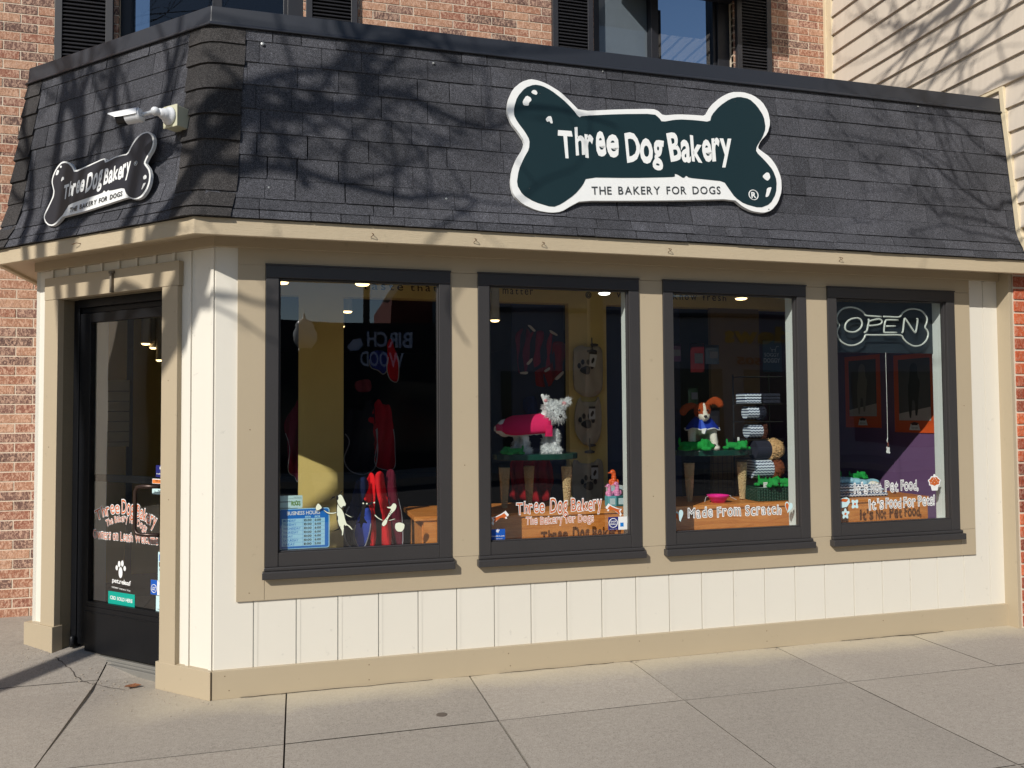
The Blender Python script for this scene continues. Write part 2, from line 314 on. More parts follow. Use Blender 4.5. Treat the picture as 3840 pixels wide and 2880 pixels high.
DATA={'bone_out':[(2.469,0.666),(2.417,0.643),(2.369,0.597),(2.341,0.535),(2.333,0.461),(2.354,0.404),(2.392,0.356),(2.422,0.308),(2.414,0.271),(2.375,0.21),(2.348,0.143),(2.337,0.07),(2.35,0.007),(2.398,-0.04),(2.475,-0.071),(2.553,-0.079),(2.611,-0.069),(2.672,-0.03),(2.724,-0.001),(3.018,0.018),(3.331,0.041),(3.641,0.069),(3.695,0.027),(3.751,0.004),(3.826,-0.002),(3.878,0.016),(3.925,0.065),(3.957,0.138),(3.961,0.217),(3.937,0.287),(3.899,0.339),(3.843,0.374),(3.823,0.389),(3.844,0.43),(3.896,0.483),(3.921,0.549),(3.913,0.621),(3.879,0.678),(3.823,0.713),(3.756,0.726),(3.679,0.717),(3.609,0.679),(3.546,0.625),(3.503,0.554),(3.434,0.553),(3.328,0.547),(3.239,0.531),(3.209,0.557),(3.178,0.565),(2.973,0.542),(2.743,0.509),(2.693,0.559),(2.636,0.61),(2.564,0.648),(2.513,0.663)],'bone_in':[(2.49,0.636),(2.438,0.612),(2.392,0.555),(2.372,0.494),(2.37,0.45),(2.387,0.415),(2.428,0.36),(2.451,0.318),(2.446,0.266),(2.415,0.213),(2.384,0.145),(2.37,0.065),(2.4,0.01),(2.462,-0.025),(2.562,-0.049),(2.613,-0.026),(2.689,0.03),(2.736,0.084),(2.761,0.132),(3.026,0.148),(3.261,0.17),(3.286,0.176),(3.283,0.192),(3.302,0.188),(3.337,0.168),(3.354,0.187),(3.369,0.174),(3.469,0.172),(3.587,0.169),(3.613,0.13),(3.65,0.078),(3.705,0.044),(3.803,0.025),(3.873,0.054),(3.917,0.12),(3.929,0.199),(3.909,0.261),(3.863,0.313),(3.808,0.364),(3.815,0.396),(3.859,0.455),(3.886,0.514),(3.88,0.586),(3.842,0.646),(3.795,0.686),(3.727,0.693),(3.667,0.673),(3.596,0.622),(3.541,0.561),(3.528,0.519),(3.431,0.521),(3.326,0.516),(3.228,0.491),(3.214,0.511),(3.184,0.535),(2.971,0.513),(2.753,0.482),(2.737,0.47),(2.699,0.519),(2.649,0.566),(2.584,0.612),(2.534,0.633)],'b_h1':[(2.47,0.589),(2.481,0.603),(2.497,0.603),(2.506,0.589),(2.5,0.576),(2.48,0.58)],'b_h2':[(2.443,0.568),(2.468,0.557),(2.47,0.541),(2.456,0.528),(2.452,0.509),(2.423,0.51),(2.42,0.532)],'b_h3':[(2.544,0.442),(2.559,0.46),(2.578,0.463),(2.585,0.422),(2.572,0.421),(2.565,0.435),(2.554,0.426)],'b_h4':[(3.835,0.216),(3.865,0.243),(3.883,0.239),(3.888,0.212),(3.869,0.191),(3.852,0.198)],'b_h5':[(3.86,0.147),(3.891,0.157),(3.88,0.129),(3.864,0.097),(3.844,0.091),(3.854,0.123)],'b_txt':[(2.621,0.362),(3.645,0.272),(3.019,0.409),(3.009,0.241)],'b_txt2':[(2.784,0.035),(3.556,0.086),(2.787,0.082)],'b_reg':[(3.769,0.1),(3.74,0.098)],'sbone_out':[(-0.987,0.236),(-1.02,0.236),(-1.05,0.217),(-1.073,0.187),(-1.084,0.156),(-1.083,0.131),(-1.066,0.099),(-1.056,0.079),(-1.057,0.051),(-1.073,0.02),(-1.095,-0.013),(-1.112,-0.039),(-1.114,-0.061),(-1.096,-0.088),(-1.064,-0.11),(-1.023,-0.118),(-0.991,-0.108),(-0.957,-0.084),(-0.948,-0.077),(-0.782,-0.071),(-0.603,-0.056),(-0.431,-0.04),(-0.404,-0.054),(-0.36,-0.062),(-0.323,-0.054),(-0.294,-0.025),(-0.279,0.013),(-0.279,0.049),(-0.293,0.084),(-0.321,0.111),(-0.332,0.122),(-0.317,0.149),(-0.289,0.181),(-0.28,0.213),(-0.287,0.244),(-0.308,0.272),(-0.339,0.286),(-0.383,0.285),(-0.424,0.268),(-0.453,0.235),(-0.478,0.193),(-0.52,0.195),(-0.57,0.193),(-0.639,0.176),(-0.641,0.187),(-0.656,0.2),(-0.776,0.182),(-0.892,0.165),(-0.913,0.195),(-0.945,0.222)],'sbone_dark':[(-0.985,0.226),(-1.013,0.226),(-1.042,0.204),(-1.06,0.182),(-1.072,0.151),(-1.071,0.129),(-1.055,0.097),(-1.044,0.078),(-1.043,0.047),(-1.061,0.015),(-1.082,-0.02),(-1.099,-0.045),(-1.102,-0.062),(-1.085,-0.086),(-1.059,-0.103),(-1.027,-0.109),(-0.998,-0.1),(-0.967,-0.077),(-0.952,-0.069),(-0.927,-0.042),(-0.905,-0.015),(-0.794,-0.003),(-0.64,0.009),(-0.627,0.024),(-0.609,0.01),(-0.594,0.021),(-0.58,0.013),(-0.47,0.015),(-0.452,-0.016),(-0.427,-0.038),(-0.395,-0.05),(-0.366,-0.054),(-0.334,-0.046),(-0.305,-0.018),(-0.29,0.016),(-0.29,0.051),(-0.303,0.081),(-0.33,0.106),(-0.344,0.124),(-0.328,0.154),(-0.3,0.184),(-0.291,0.215),(-0.298,0.243),(-0.317,0.266),(-0.34,0.278),(-0.376,0.277),(-0.412,0.259),(-0.442,0.228),(-0.469,0.185),(-0.514,0.187),(-0.569,0.185),(-0.645,0.169),(-0.65,0.18),(-0.658,0.192),(-0.774,0.173),(-0.892,0.155),(-0.92,0.189),(-0.955,0.216)],'s_h1':[(-1.023,0.209),(-1.014,0.216),(-1.003,0.206),(-1.013,0.199)],'s_h2':[(-1.04,0.195),(-1.022,0.187),(-1.031,0.165),(-1.05,0.165),(-1.048,0.18)],'s_h3':[(-0.996,0.125),(-0.991,0.146),(-0.975,0.147),(-0.97,0.128),(-0.983,0.13),(-0.987,0.123)],'s_h4':[(-0.332,0.047),(-0.317,0.058),(-0.305,0.048),(-0.306,0.035),(-0.325,0.033)],'s_h5':[(-0.324,0.013),(-0.304,0.015),(-0.321,-0.008),(-0.333,-0.02),(-0.328,-0.0)],'s_txt':[(-0.963,0.1),(-0.433,0.086),(-0.949,0.027),(-0.648,0.141),(-0.633,0.056)],'s_txtB':[(-0.891,-0.061),(-0.477,-0.029),(-0.895,-0.039),(-0.481,-0.005)],'s_reg':[(-0.399,0.129),(-0.411,0.131)],'neon_bone':[(4.808,1.962),(4.712,1.965),(4.69,1.969),(4.674,1.987),(4.636,2.008),(4.584,2.016),(4.532,2.007),(4.497,1.982),(4.48,1.949),(4.486,1.921),(4.498,1.901),(4.484,1.873),(4.481,1.849),(4.495,1.817),(4.518,1.795),(4.559,1.779),(4.607,1.78),(4.655,1.801),(4.679,1.828),(4.689,1.844),(4.737,1.845),(4.834,1.847),(4.946,1.848),(4.97,1.825),(4.998,1.801),(5.047,1.781),(5.102,1.788),(5.143,1.82),(5.159,1.857),(5.152,1.882),(5.136,1.903),(5.149,1.932),(5.152,1.962),(5.133,1.99),(5.104,2.01),(5.059,2.018),(5.015,2.014),(4.975,1.995),(4.959,1.98),(4.939,1.963),(4.866,1.963),(4.822,1.963)],'n_O':[(4.63,1.95),(4.587,1.942),(4.554,1.919),(4.543,1.89),(4.552,1.87),(4.585,1.861),(4.623,1.866),(4.657,1.889),(4.668,1.917),(4.658,1.942),(4.64,1.949),(4.63,1.95)],'n_P':[(4.716,1.947),(4.718,1.931),(4.71,1.902),(4.702,1.873),(4.682,1.859)],'n_P2':[(4.724,1.933),(4.759,1.942),(4.798,1.947),(4.816,1.933),(4.802,1.916),(4.758,1.907),(4.72,1.904)],'n_E':[(4.936,1.944),(4.856,1.943),(4.841,1.934),(4.833,1.905),(4.829,1.868),(4.844,1.863),(4.924,1.865)],'n_E2':[(4.847,1.903),(4.916,1.906)],'n_N':[(4.961,1.864),(4.971,1.875),(4.983,1.945),(4.995,1.95),(5.055,1.874),(5.07,1.877),(5.085,1.948),(5.077,1.955)],'t_w2a':[(2.407,0.825),(2.906,0.821),(2.407,0.893)],'t_w2b':[(2.459,0.768),(2.852,0.764),(2.459,0.809)],'t_w3':[(3.423,0.759),(4.038,0.756),(3.424,0.844)],'t_w4a':[(4.536,0.864),(5.005,0.86),(4.538,0.942)],'t_w4b':[(4.643,0.762),(5.135,0.76),(4.645,0.842)],'t_heartL':[(3.354,0.808),(3.364,0.763),(3.408,0.83)],'t_heartR':[(4.051,0.806),(4.093,0.761),(4.108,0.829)],'t_dogL':[(2.276,0.835),(2.354,0.85),(2.294,0.804),(2.335,0.864)],'t_dogR':[(2.947,0.837),(3.021,0.831),(3.01,0.807),(2.96,0.864)],'t_misc4':[(4.447,0.822),(4.513,0.827),(4.551,0.805),(4.48,0.765),(5.122,0.911),(5.126,0.874)],'s_shop':[(2.943,0.774),(3.062,0.691),(3.011,0.731)],'s_tf':[(2.26,0.761),(2.346,0.693)],'s_rocks':[(1.174,0.965),(1.292,0.9)],'s_hours':[(1.174,0.898),(1.421,0.682),(1.19,0.848),(1.399,0.702)],'s_hours2':[(1.19,0.896),(1.421,0.894),(1.295,0.837),(1.348,0.835),(1.198,0.71),(1.217,0.864),(1.378,0.865),(1.217,0.884)],'c_d1head':[(1.46,0.956),(1.477,0.966),(1.488,0.96),(1.502,0.927),(1.508,0.914),(1.501,0.9),(1.493,0.905),(1.485,0.894),(1.474,0.903),(1.464,0.922),(1.461,0.941)],'c_d1body':[(1.464,0.919),(1.475,0.9),(1.485,0.891),(1.497,0.867),(1.502,0.841),(1.51,0.815),(1.526,0.805),(1.541,0.785),(1.538,0.781),(1.529,0.789),(1.513,0.806),(1.501,0.803),(1.496,0.784),(1.493,0.756),(1.485,0.755),(1.486,0.778),(1.477,0.795),(1.469,0.814),(1.461,0.843),(1.46,0.875),(1.461,0.897)],'c_d1arm':[(1.463,0.878),(1.438,0.874),(1.413,0.878),(1.391,0.895),(1.401,0.88),(1.419,0.868),(1.441,0.867),(1.461,0.871)],'c_d1arm2':[(1.502,0.868),(1.523,0.855),(1.541,0.846),(1.54,0.843),(1.519,0.851),(1.501,0.864)],'c_d1cup':[(1.368,0.926),(1.385,0.909),(1.388,0.898),(1.365,0.885),(1.354,0.896),(1.357,0.91)],'c_d2body':[(1.59,0.914),(1.608,0.912),(1.64,0.924),(1.646,0.916),(1.627,0.904),(1.605,0.903),(1.602,0.869),(1.598,0.837),(1.614,0.816),(1.613,0.812),(1.594,0.817),(1.586,0.791),(1.579,0.793),(1.578,0.816),(1.554,0.812),(1.575,0.822),(1.579,0.854),(1.586,0.883)],'c_d3':[(1.712,0.894),(1.733,0.893),(1.746,0.912),(1.76,0.908),(1.765,0.895),(1.759,0.876),(1.736,0.854),(1.72,0.832),(1.713,0.804),(1.697,0.791),(1.686,0.802),(1.691,0.817),(1.713,0.839),(1.726,0.864),(1.736,0.882),(1.717,0.886)],'c_d3arm':[(1.653,0.858),(1.672,0.838),(1.693,0.827),(1.691,0.822),(1.669,0.833),(1.649,0.851)],'c_d3arm2':[(1.723,0.824),(1.757,0.832),(1.757,0.827),(1.725,0.819)],'c_d3bowl':[(1.757,0.807),(1.781,0.812),(1.807,0.801),(1.804,0.777),(1.791,0.76),(1.767,0.763),(1.754,0.782)],'c_d1ear':[(1.452,0.956),(1.438,0.953),(1.427,0.936),(1.441,0.947),(1.452,0.95)],'c_d1ear2':[(1.494,0.985),(1.482,0.981),(1.476,0.969),(1.48,0.969),(1.486,0.978)],'c_d1tail':[(1.479,0.804),(1.469,0.792),(1.447,0.783),(1.424,0.781),(1.447,0.779),(1.474,0.787)],'g_blue_top':[(1.754,1.786),(1.793,1.818),(1.856,1.815),(1.88,1.772),(1.875,1.684),(1.848,1.653),(1.813,1.676),(1.762,1.703)],'g_red_top':[(1.876,1.867),(1.903,1.899),(1.935,1.812),(1.955,1.733),(1.949,1.605),(1.895,1.613),(1.872,1.684),(1.88,1.772)],'g_black_vest':[(1.627,1.417),(1.7,1.393),(1.746,1.471),(1.781,1.455),(1.797,1.298),(1.808,1.14),(1.785,0.992),(1.7,0.955),(1.615,0.988),(1.581,1.067),(1.615,1.191),(1.543,1.285),(1.585,1.347)],'g_red_jacket':[(1.809,1.475),(1.848,1.431),(1.895,1.431),(1.914,1.296),(1.93,1.138),(1.922,0.989),(1.793,1.015),(1.808,1.187),(1.801,1.29),(1.745,1.334)],'g_pink_small':[(1.657,1.597),(1.754,1.613),(1.758,1.534),(1.669,1.534)],'g_maroon_left':[(1.18,1.304),(1.246,1.426),(1.274,1.434),(1.275,0.951),(1.247,0.952),(1.207,0.999),(1.217,1.151)],'g_navy_low':[(1.663,0.898),(1.718,0.935),(1.749,0.872),(1.71,0.779),(1.702,0.654),(1.648,0.579),(1.656,0.477),(1.702,0.444),(1.633,0.444),(1.587,0.519),(1.587,0.659),(1.633,0.782)],'g_blue_low':[(1.71,0.709),(1.756,0.711),(1.76,0.613),(1.741,0.497),(1.717,0.443),(1.679,0.453),(1.65,0.532),(1.663,0.625)],'g_red_low1':[(1.729,0.872),(1.764,0.958),(1.795,0.917),(1.794,0.745),(1.803,0.572),(1.787,0.444),(1.764,0.445),(1.772,0.573),(1.756,0.73),(1.714,0.787)],'g_red_low2':[(1.799,0.949),(1.85,0.955),(1.881,0.773),(1.905,0.646),(1.897,0.442),(1.846,0.445),(1.842,0.649),(1.807,0.807)],'g_maroon_low':[(1.882,0.962),(1.925,0.969),(1.953,0.802),(1.984,0.643),(1.984,0.453),(1.92,0.449),(1.897,0.607),(1.897,0.725),(1.878,0.844)],'g_m1':[(2.831,1.976),(2.89,1.992),(2.918,1.907),(2.91,1.808),(2.887,1.709),(2.872,1.66),(2.829,1.666),(2.815,1.765),(2.801,1.919)],'g_m2':[(2.919,1.957),(3.008,1.973),(3.037,1.909),(3.006,1.774),(2.954,1.71),(2.917,1.737),(2.925,1.858)],'g_m3':[(3.008,1.966),(3.082,1.96),(3.111,1.882),(3.088,1.739),(3.05,1.682),(3.013,1.682),(3.006,1.774)],'g_m4':[(3.089,1.889),(3.186,1.883),(3.194,1.84),(3.154,1.683),(3.139,1.633),(3.086,1.611),(3.056,1.568),(2.96,1.575),(2.953,1.681),(3.08,1.739)],'g_n1':[(2.856,1.47),(2.944,1.49),(2.951,1.357),(2.856,1.385)],'g_tr1':[(2.819,1.669),(2.881,1.673),(2.874,1.652),(2.823,1.655)],'g_tr2':[(2.867,1.729),(2.911,1.775),(2.915,1.754),(2.882,1.718)],'g_tr3':[(3.08,1.621),(3.148,1.682),(3.153,1.66),(3.102,1.61)],'g_tr4':[(2.877,2.011),(2.899,2.011),(2.942,1.97),(2.928,1.962)],'g_tr5':[(3.046,1.982),(3.105,1.948),(3.105,1.934),(3.053,1.958)],'g_tr6':[(3.003,1.681),(3.047,1.709),(3.047,1.688),(3.01,1.666)],'g_sw1':[(3.26,1.861),(3.282,1.851),(3.335,1.852),(3.357,1.866),(3.409,1.839),(3.42,1.761),(3.418,1.627),(3.406,1.529),(3.345,1.487),(3.264,1.494),(3.205,1.543),(3.195,1.64),(3.197,1.801),(3.208,1.843)],'g_sw2':[(3.245,1.483),(3.262,1.454),(3.358,1.454),(3.384,1.487),(3.405,1.413),(3.408,1.29),(3.39,1.192),(3.346,1.14),(3.276,1.141),(3.221,1.203),(3.2,1.292),(3.21,1.414)],'g_sw3':[(3.198,1.034),(3.249,1.008),(3.335,1.006),(3.379,1.038),(3.413,0.988),(3.411,0.785),(3.375,0.697),(3.211,0.703),(3.178,0.792),(3.18,0.978)],'paws':[(3.284,1.661),(3.24,1.699),(3.263,1.723),(3.3,1.724),(3.333,1.696)],'paws2':[(3.288,1.3),(3.3,0.855)],'tags':[(3.315,1.8),(3.367,1.787),(3.351,1.702),(3.307,1.709)],'tags2':[(3.302,1.405),(3.35,1.405),(3.349,1.324),(3.302,1.324),(3.315,0.98),(3.367,0.979),(3.366,0.894),(3.316,0.895)],'hang':[(3.299,1.985),(3.294,1.935),(3.365,1.912),(3.305,1.872),(3.256,1.857),(3.357,1.859)],'g_wr0':[(3.539,1.9),(3.59,1.901),(3.586,1.556),(3.535,1.556)],'g_wr1':[(3.598,1.894),(3.638,1.895),(3.633,1.542),(3.594,1.542)],'g_wr2':[(3.626,1.902),(3.669,1.902),(3.665,1.557),(3.621,1.556)],'g_wr3':[(3.557,1.457),(3.626,1.465),(3.629,0.945),(3.574,0.947)],'g_wr4':[(3.626,1.491),(3.682,1.499),(3.683,0.935),(3.638,0.945)],'g_redtab':[(2.716,1.028),(2.778,1.051),(3.011,1.046),(3.008,0.758),(2.775,0.758),(2.714,0.8),(2.743,0.885),(2.719,0.973)],'navy_panel':[(2.79,2.191),(3.182,1.277)],'cols':[(1.273,1.83),(1.567,1.834)],'cols2':[(3.176,2.016),(3.469,2.022)],'cols3':[(4.33,2.012),(4.404,2.014),(3.998,2.005)],'txt_band':[(1.809,2.231),(2.182,2.236),(1.809,2.258)],'txt_band2':[(2.766,2.224),(2.896,2.228),(3.555,2.224),(3.605,2.225)],'txt_band3':[(4.008,2.221),(4.46,2.223),(4.009,2.254)],'soggy':[(4.483,1.868),(4.636,1.891),(4.641,1.661),(4.488,1.653)],'bags':[(4.057,1.917),(4.182,1.92),(4.201,1.672),(4.042,1.678),(4.182,1.912),(4.331,1.901),(4.312,1.744),(4.186,1.743),(3.88,1.893),(3.972,1.902),(3.993,1.748),(3.878,1.747)],'bag_low':[(4.13,1.417),(4.264,1.42),(4.244,1.267),(4.128,1.268)],'grid':[(3.954,1.088),(4.091,1.086),(4.094,0.811),(3.953,0.84)],'towels':[(4.218,1.587),(4.345,1.575),(4.321,1.494),(4.202,1.504),(4.337,1.548),(4.436,1.555),(4.434,1.491),(4.336,1.488),(4.179,1.514),(4.457,1.494),(4.455,1.36),(4.355,1.294),(4.235,1.302),(4.169,1.355)],'w4stuff':[(4.735,0.79),(4.787,0.896),(4.896,0.915),(5.088,0.918),(5.232,0.898),(5.345,0.887),(5.394,0.791),(5.242,0.781),(4.993,0.785)],'lights1':[(1.173,2.18),(1.657,2.187),(1.899,1.67)],'lights2':[(3.277,2.182),(2.511,1.98)],'lights3':[(4.32,2.179)],'lights1b':[(1.616,2.12),(1.6,2.025)],'tabs':[(3.683,0.849)],'pot':[(3.052,0.92),(3.114,0.945),(3.187,0.922),(3.155,1.021)]}
# ================================================================ SETTING
def gz(x, y):
    t = max(0, min(1, (y-.25)/.8)); t = t*t*(3-2*t); k = max(0, min(1, (.75-x)/.4)); return .088*t*k
# pavement slabs: separate flags with open joints over a dirt bed, one mesh
mb = MB()
xs = [-12]+[.275+.942*k for k in range(-8, 1)]+[1.217, 2.14, 3.05, 3.965, 4.90, 5.85, 6.8, 7.7, 8.6, 9.5, 14]
xs = sorted(set(round(x, 3) for x in xs)); ys = [-6.2, -5.2, -4.0, -2.8, -1.62, -.63, .44]
def slab(x0, x1, y0, y1, skip=None):
    g = .0035; x0 += g; x1 -= g; y0 += g; y1 -= g
    nx = max(1, int((x1-x0)/.12)); ny = max(1, int((y1-y0)/.12)); k = len(mb.v); dz = random.uniform(-.002, .002)
    for j in range(ny+1):
        for i in range(nx+1):
            x = x0+(x1-x0)*i/nx; y = y0+(y1-y0)*j/ny; e = 0.003 if i in (0, nx) or j in (0, ny) else 0
            mb.v.append((x, y, gz(x, y)+dz-e+.0015*noise.noise(Vector((x*3, y*3, 0)))))
    for j in range(ny):
        for i in range(nx):
            a = k+j*(nx+1)+i; mb.f.append((a, a+1, a+nx+2, a+nx+1)); mb.m.append(0)
    # edges going down
    for (a, b) in (((x0, y0), (x1, y0)), ((x1, y0), (x1, y1)), ((x1, y1), (x0, y1)), ((x0, y1), (x0, y0))):
        mb.add([(a[0], a[1], gz(*a)-.004), (b[0], b[1], gz(*b)-.004), (b[0], b[1], gz(*b)-.05), (a[0], a[1], gz(*a)-.05)], [(0, 1, 2, 3)])
for j in range(len(ys)-1):
    for i in range(len(xs)-1): slab(xs[i], xs[i+1], ys[j], ys[j+1])
for i in range(len(xs)-1):
    if xs[i] < 1.0: 
        slab(xs[i], xs[i+1], .44, 1.63); slab(xs[i], xs[i+1], 1.63, 2.1)
tag(mb.build('pavement', CONC, smooth=False), kind='structure')
mb = MB(); mb.add([(-60, -6.2, -.03), (60, -6.2, -.03), (60, 60, -.03), (-60, 60, -.03)], [(0, 1, 2, 3)])
for j in range(12):
    for i in range(8): pass
tag(mb.build('ground', JOINT), kind='structure')
# sloped dirt bed under the raised flags by the door
mb = MB(); n = 20
for j in range(n+1):
    for i in range(n+1):
        x = -3+4*i/n; y = .0+2.1*j/n; mb.v.append((x, y, gz(x, y)-.012))
for j in range(n):
    for i in range(n): a = j*(n+1)+i; mb.f.append((a, a+1, a+n+2, a+n+1)); mb.m.append(0)
tag(mb.build('ground', JOINT), kind='structure')
mb = MB(); mb.add([(-80, -200, -.15), (80, -200, -.15), (80, -6.2, -.15), (-80, -6.2, -.15)], [(0, 1, 2, 3)]); tag(mb.build('road', ASPH), kind='structure')
mb = MB(); idf = lambda a, z, o: Vector((a, o, z))
mb.box(idf, -60, 60, -.16, .0, -6.36, -6.2); tag(mb.build('kerb', CONC, bevel=.015), kind='structure')
mb = MB(); mb.box(idf, -60, 60, -.16, .0, -17, -13.2); tag(mb.build('far_pavement', CONC), kind='structure')

# ================================================================ SHOP BUILDING
SHOP = thing('shop_building', 'brick building with cream and tan shopfront under a dark shingled mansard canopy', 'building', (2.9, .5, 0))
WX = [(1.113, 2.046), (2.195, 3.124), (3.272, 4.206), (4.356, 5.288)]
# --- siding board and batten
mb = MB(); so_ = -.012
edges = [.8768]+[1.0699+.2032*i for i in range(23)]+[5.66]
for i in range(len(edges)-1):
    x0 = edges[i]+(.0108 if i else 0); x1 = edges[i+1]-(.0128 if i < 23 else 0)
    parts = []
    if x0 < .979: parts.append((x0, .985, .12, 2.23))
    a_, b_ = max(x0, .985 if x0 < .979 else x0), min(x1, 5.41 if x1 > 5.41 else x1)
    if x1 > 5.41:
        if x0 < 5.41: parts.append((x0, 5.41, .12, .466))
        parts.append((max(x0, 5.41), x1, .12, 2.23))
    else: parts.append((a_, x1, .12, .466))
    for q in parts:
        if q[1]-q[0] > .004: mb.box(FR, q[0], q[1], q[2], q[3], -.022, so_)
for i in range(23):
    x = 1.0699+.2032*i; top = .459 if x < 5.40 else 2.2
    mb.box(FR, x-.0080, x+.0108, .137, top, -.022, so_+.0014)
mb.box(DR, .0048, .25, .12, 2.23, -.02, so_); mb.box(DR, 1.30, 1.446, .15, 2.23, -.02, so_); mb.box(DR, .25, 1.30, 2.1, 2.23, -.02, so_)
for s in (.012, .172): mb.box(DR, s, s+.022, .137, 2.2, so_, -.003)
for s in (1.30, 1.157, 1.01, .865, .722, .578, .434, .29): mb.box(DR, s, s+.02, 2.12, 2.205, so_, -.001)
xl = DR(1.446, 0, 0)
mb.hexa([Vector((xl.x, xl.y, .1)), Vector((xl.x, 1.70, .1)), Vector((xl.x+.02, 1.70, .1)), Vector((xl.x+.02, xl.y, .1)), Vector((xl.x, xl.y, 2.23)), Vector((xl.x, 1.7, 2.23)), Vector((xl.x+.02, 1.7, 2.23)), Vector((xl.x+.02, xl.y, 2.23))])
mb.build('siding', CREAM, SHOP)
# --- trim boards
mb = MB(); g = .0012
mb.box(FR, .979, 1.112-g, .460, 2.12, -.02, 0); mb.box(FR, 1.112, 5.30, .460, .622-g, -.02, -.0006)
for a, b in ((2.046, 2.195), (3.124, 3.272), (4.206, 4.356)): mb.box(FR, a, b, .622, 2.12-g, -.02, -.0003)
mb.box(FR, 5.288, 5.413, .622, 2.12-g, -.02, 0); mb.box(FR, 5.302, 5.413, .460, .622-g, -.02, 0)
mb.box(FR, .979, 5.413, 2.12, 2.205, -.02, 0)
mb.box(DR, .246, .362, .13, 2.03-g, -.02, .016); mb.box(DR, .236, 1.345, 2.03, 2.155, -.02, .018); mb.box(DR, 1.222, 1.345, .14, 2.03-g, -.02, .016)
mb.box(FR, 5.640, 5.664, .0, 2.25, -.03, .083)
mb.build('trim_board', TAN, SHOP, bevel=.0015)
def sweep(mb, prof, path_end=5.664, left=1.446, z=0, mi=0, ret=True):
    """profile [(o, z)] swept round return wall, door wall and front wall"""
    n1 = Vector((-1, 0, 0)); n2 = NDv; n3 = Vector((0, -1, 0)); A = DR(left, 0, 0); B = P0
    rows = []
    for o, zz in prof:
        m1 = A+(n1+n2)*(o/(1+n1.dot(n2))); m2 = B+(n2+n3)*(o/(1+n2.dot(n3)))
        rows.append([Vector((A.x-o, 1.72, zz)) if ret else m1, Vector((m1.x, m1.y, zz)), Vector((m2.x, m2.y, zz)), Vector((path_end, -o, zz))])
    n = len(rows); k = len(mb.v)
    for r in rows: mb.v += [tuple(p) for p in r]
    for i in range(n):
        i2 = (i+1) % n
        for j in range(3 if ret else 3): mb.f.append((k+i*4+j, k+i*4+j+1, k+i2*4+j+1, k+i2*4+j)); mb.m.append(mi)
    mb.f.append(tuple(k+i*4 for i in range(n))); mb.m.append(mi); mb.f.append(tuple(k+i*4+3 for i in range(n))[::-1]); mb.m.append(mi)
# frieze under soffit
mb = MB(); sweep(mb, [(-.02, 2.203), (.012, 2.203), (.012, 2.262), (-.02, 2.262)]); mb.build('frieze', TAN, SHOP, bevel=.0015)
# baseboard: front run, corner to casing, left stub
mb = MB()
c0 = Vector((P0.x, P0.y)); off = .006
def cpt(o): return P0+(NDv+Vector((0, -1, 0)))*(o/(1+NDv.dot(Vector((0, -1, 0)))))
a, b = cpt(.008), cpt(-.03)
for (p, q, r_, s_) in (((a.x+.001, a.y), (5.664, -.008), (5.664, .03), (b.x, b.y)), ((DR(.385, 0, .018).x, DR(.385, 0, .018).y), (cpt(.018).x-.001, cpt(.018).y), (b.x, b.y), (DR(.385, 0, -.03).x, DR(.385, 0, -.03).y))):
    mb.hexa([Vector((*p, .0)), Vector((*q, .0)), Vector((*r_, .0)), Vector((*s_, .0)), Vector((*p, .137)), Vector((*q, .137)), Vector((*r_, .137)), Vector((*s_, .137))])
mb.box(DR, 1.215, 1.475, .06, .21, -.03, .03)
mb.build('baseboard', TAN, SHOP, bevel=.002)
for (fr_, a, z, o) in ((FR, .93, .11, .0085), (FR, .95, .04, .0085), (FR, 1.62, .105, .0085), (FR, 1.62, .03, .0085), (FR, 2.35, .10, .0085), (FR, 2.36, .035, .0085), (FR, 3.1, .105, .0085), (FR, 3.9, .10, .0085), (FR, 3.9, .04, .0085), (FR, 4.7, .10, .0085), (DR, .30, .95, .0165), (DR, .31, 1.55, .0165), (DR, 1.29, 1.2, .0165), (FR, 1.04, .5, .0004), (FR, 1.04, 1.3, .0004), (FR, 2.12, 1.1, .0001), (FR, 3.2, .9, .0001), (FR, 5.35, 1.4, .0004)):
    mb = MB(); c_ = fr_(a, z, o-.0003); nrm = (fr_(a, z, 1)-fr_(a, z, 0)); mb.lathe([(.0032, 0), (.0028, .0006)], c_, 8, rot=Vector((0, 0, 1)).rotation_difference(nrm).to_matrix()); mb.build('nail_head', simple('nail_dark', srgb(120, 104, 80), .7), SHOP)
# --- structural inner walls (give the openings depth and keep light out)
mb = MB()
mb.box(FR, .90, 5.66, -.1, .665, -.115, -.022); mb.box(FR, .90, 5.66, 2.075, 3.0, -.115, -.022)
px = .90
for a, b in WX: mb.box(FR, px, a+.04, .66, 2.08, -.115, -.022); px = b-.04
mb.box(FR, px, 5.66, .66, 2.08, -.115, -.022)
mb.box(DR, .03, .3555, -.1, 2.2, -.15, -.022); mb.box(DR, 1.2285, 1.44, -.1, 2.2, -.30, -.022); mb.box(DR, .03, 1.44, 2.0365, 3.0, -.15, -.022)
mb.build('inner_wall', WHITEIN, SHOP)
# --- fascia and soffit
mb = MB(); sweep(mb, [(.165, 2.222), (.192, 2.222), (.192, 2.304), (.165, 2.304)]); mb.build('fascia', TANROUGH, SHOP, bevel=.003)
mb = MB(); sweep(mb, [(-.02, 2.258), (.170, 2.240), (.170, 2.252), (-.02, 2.27)]); mb.build('soffit', TAN, SHOP)
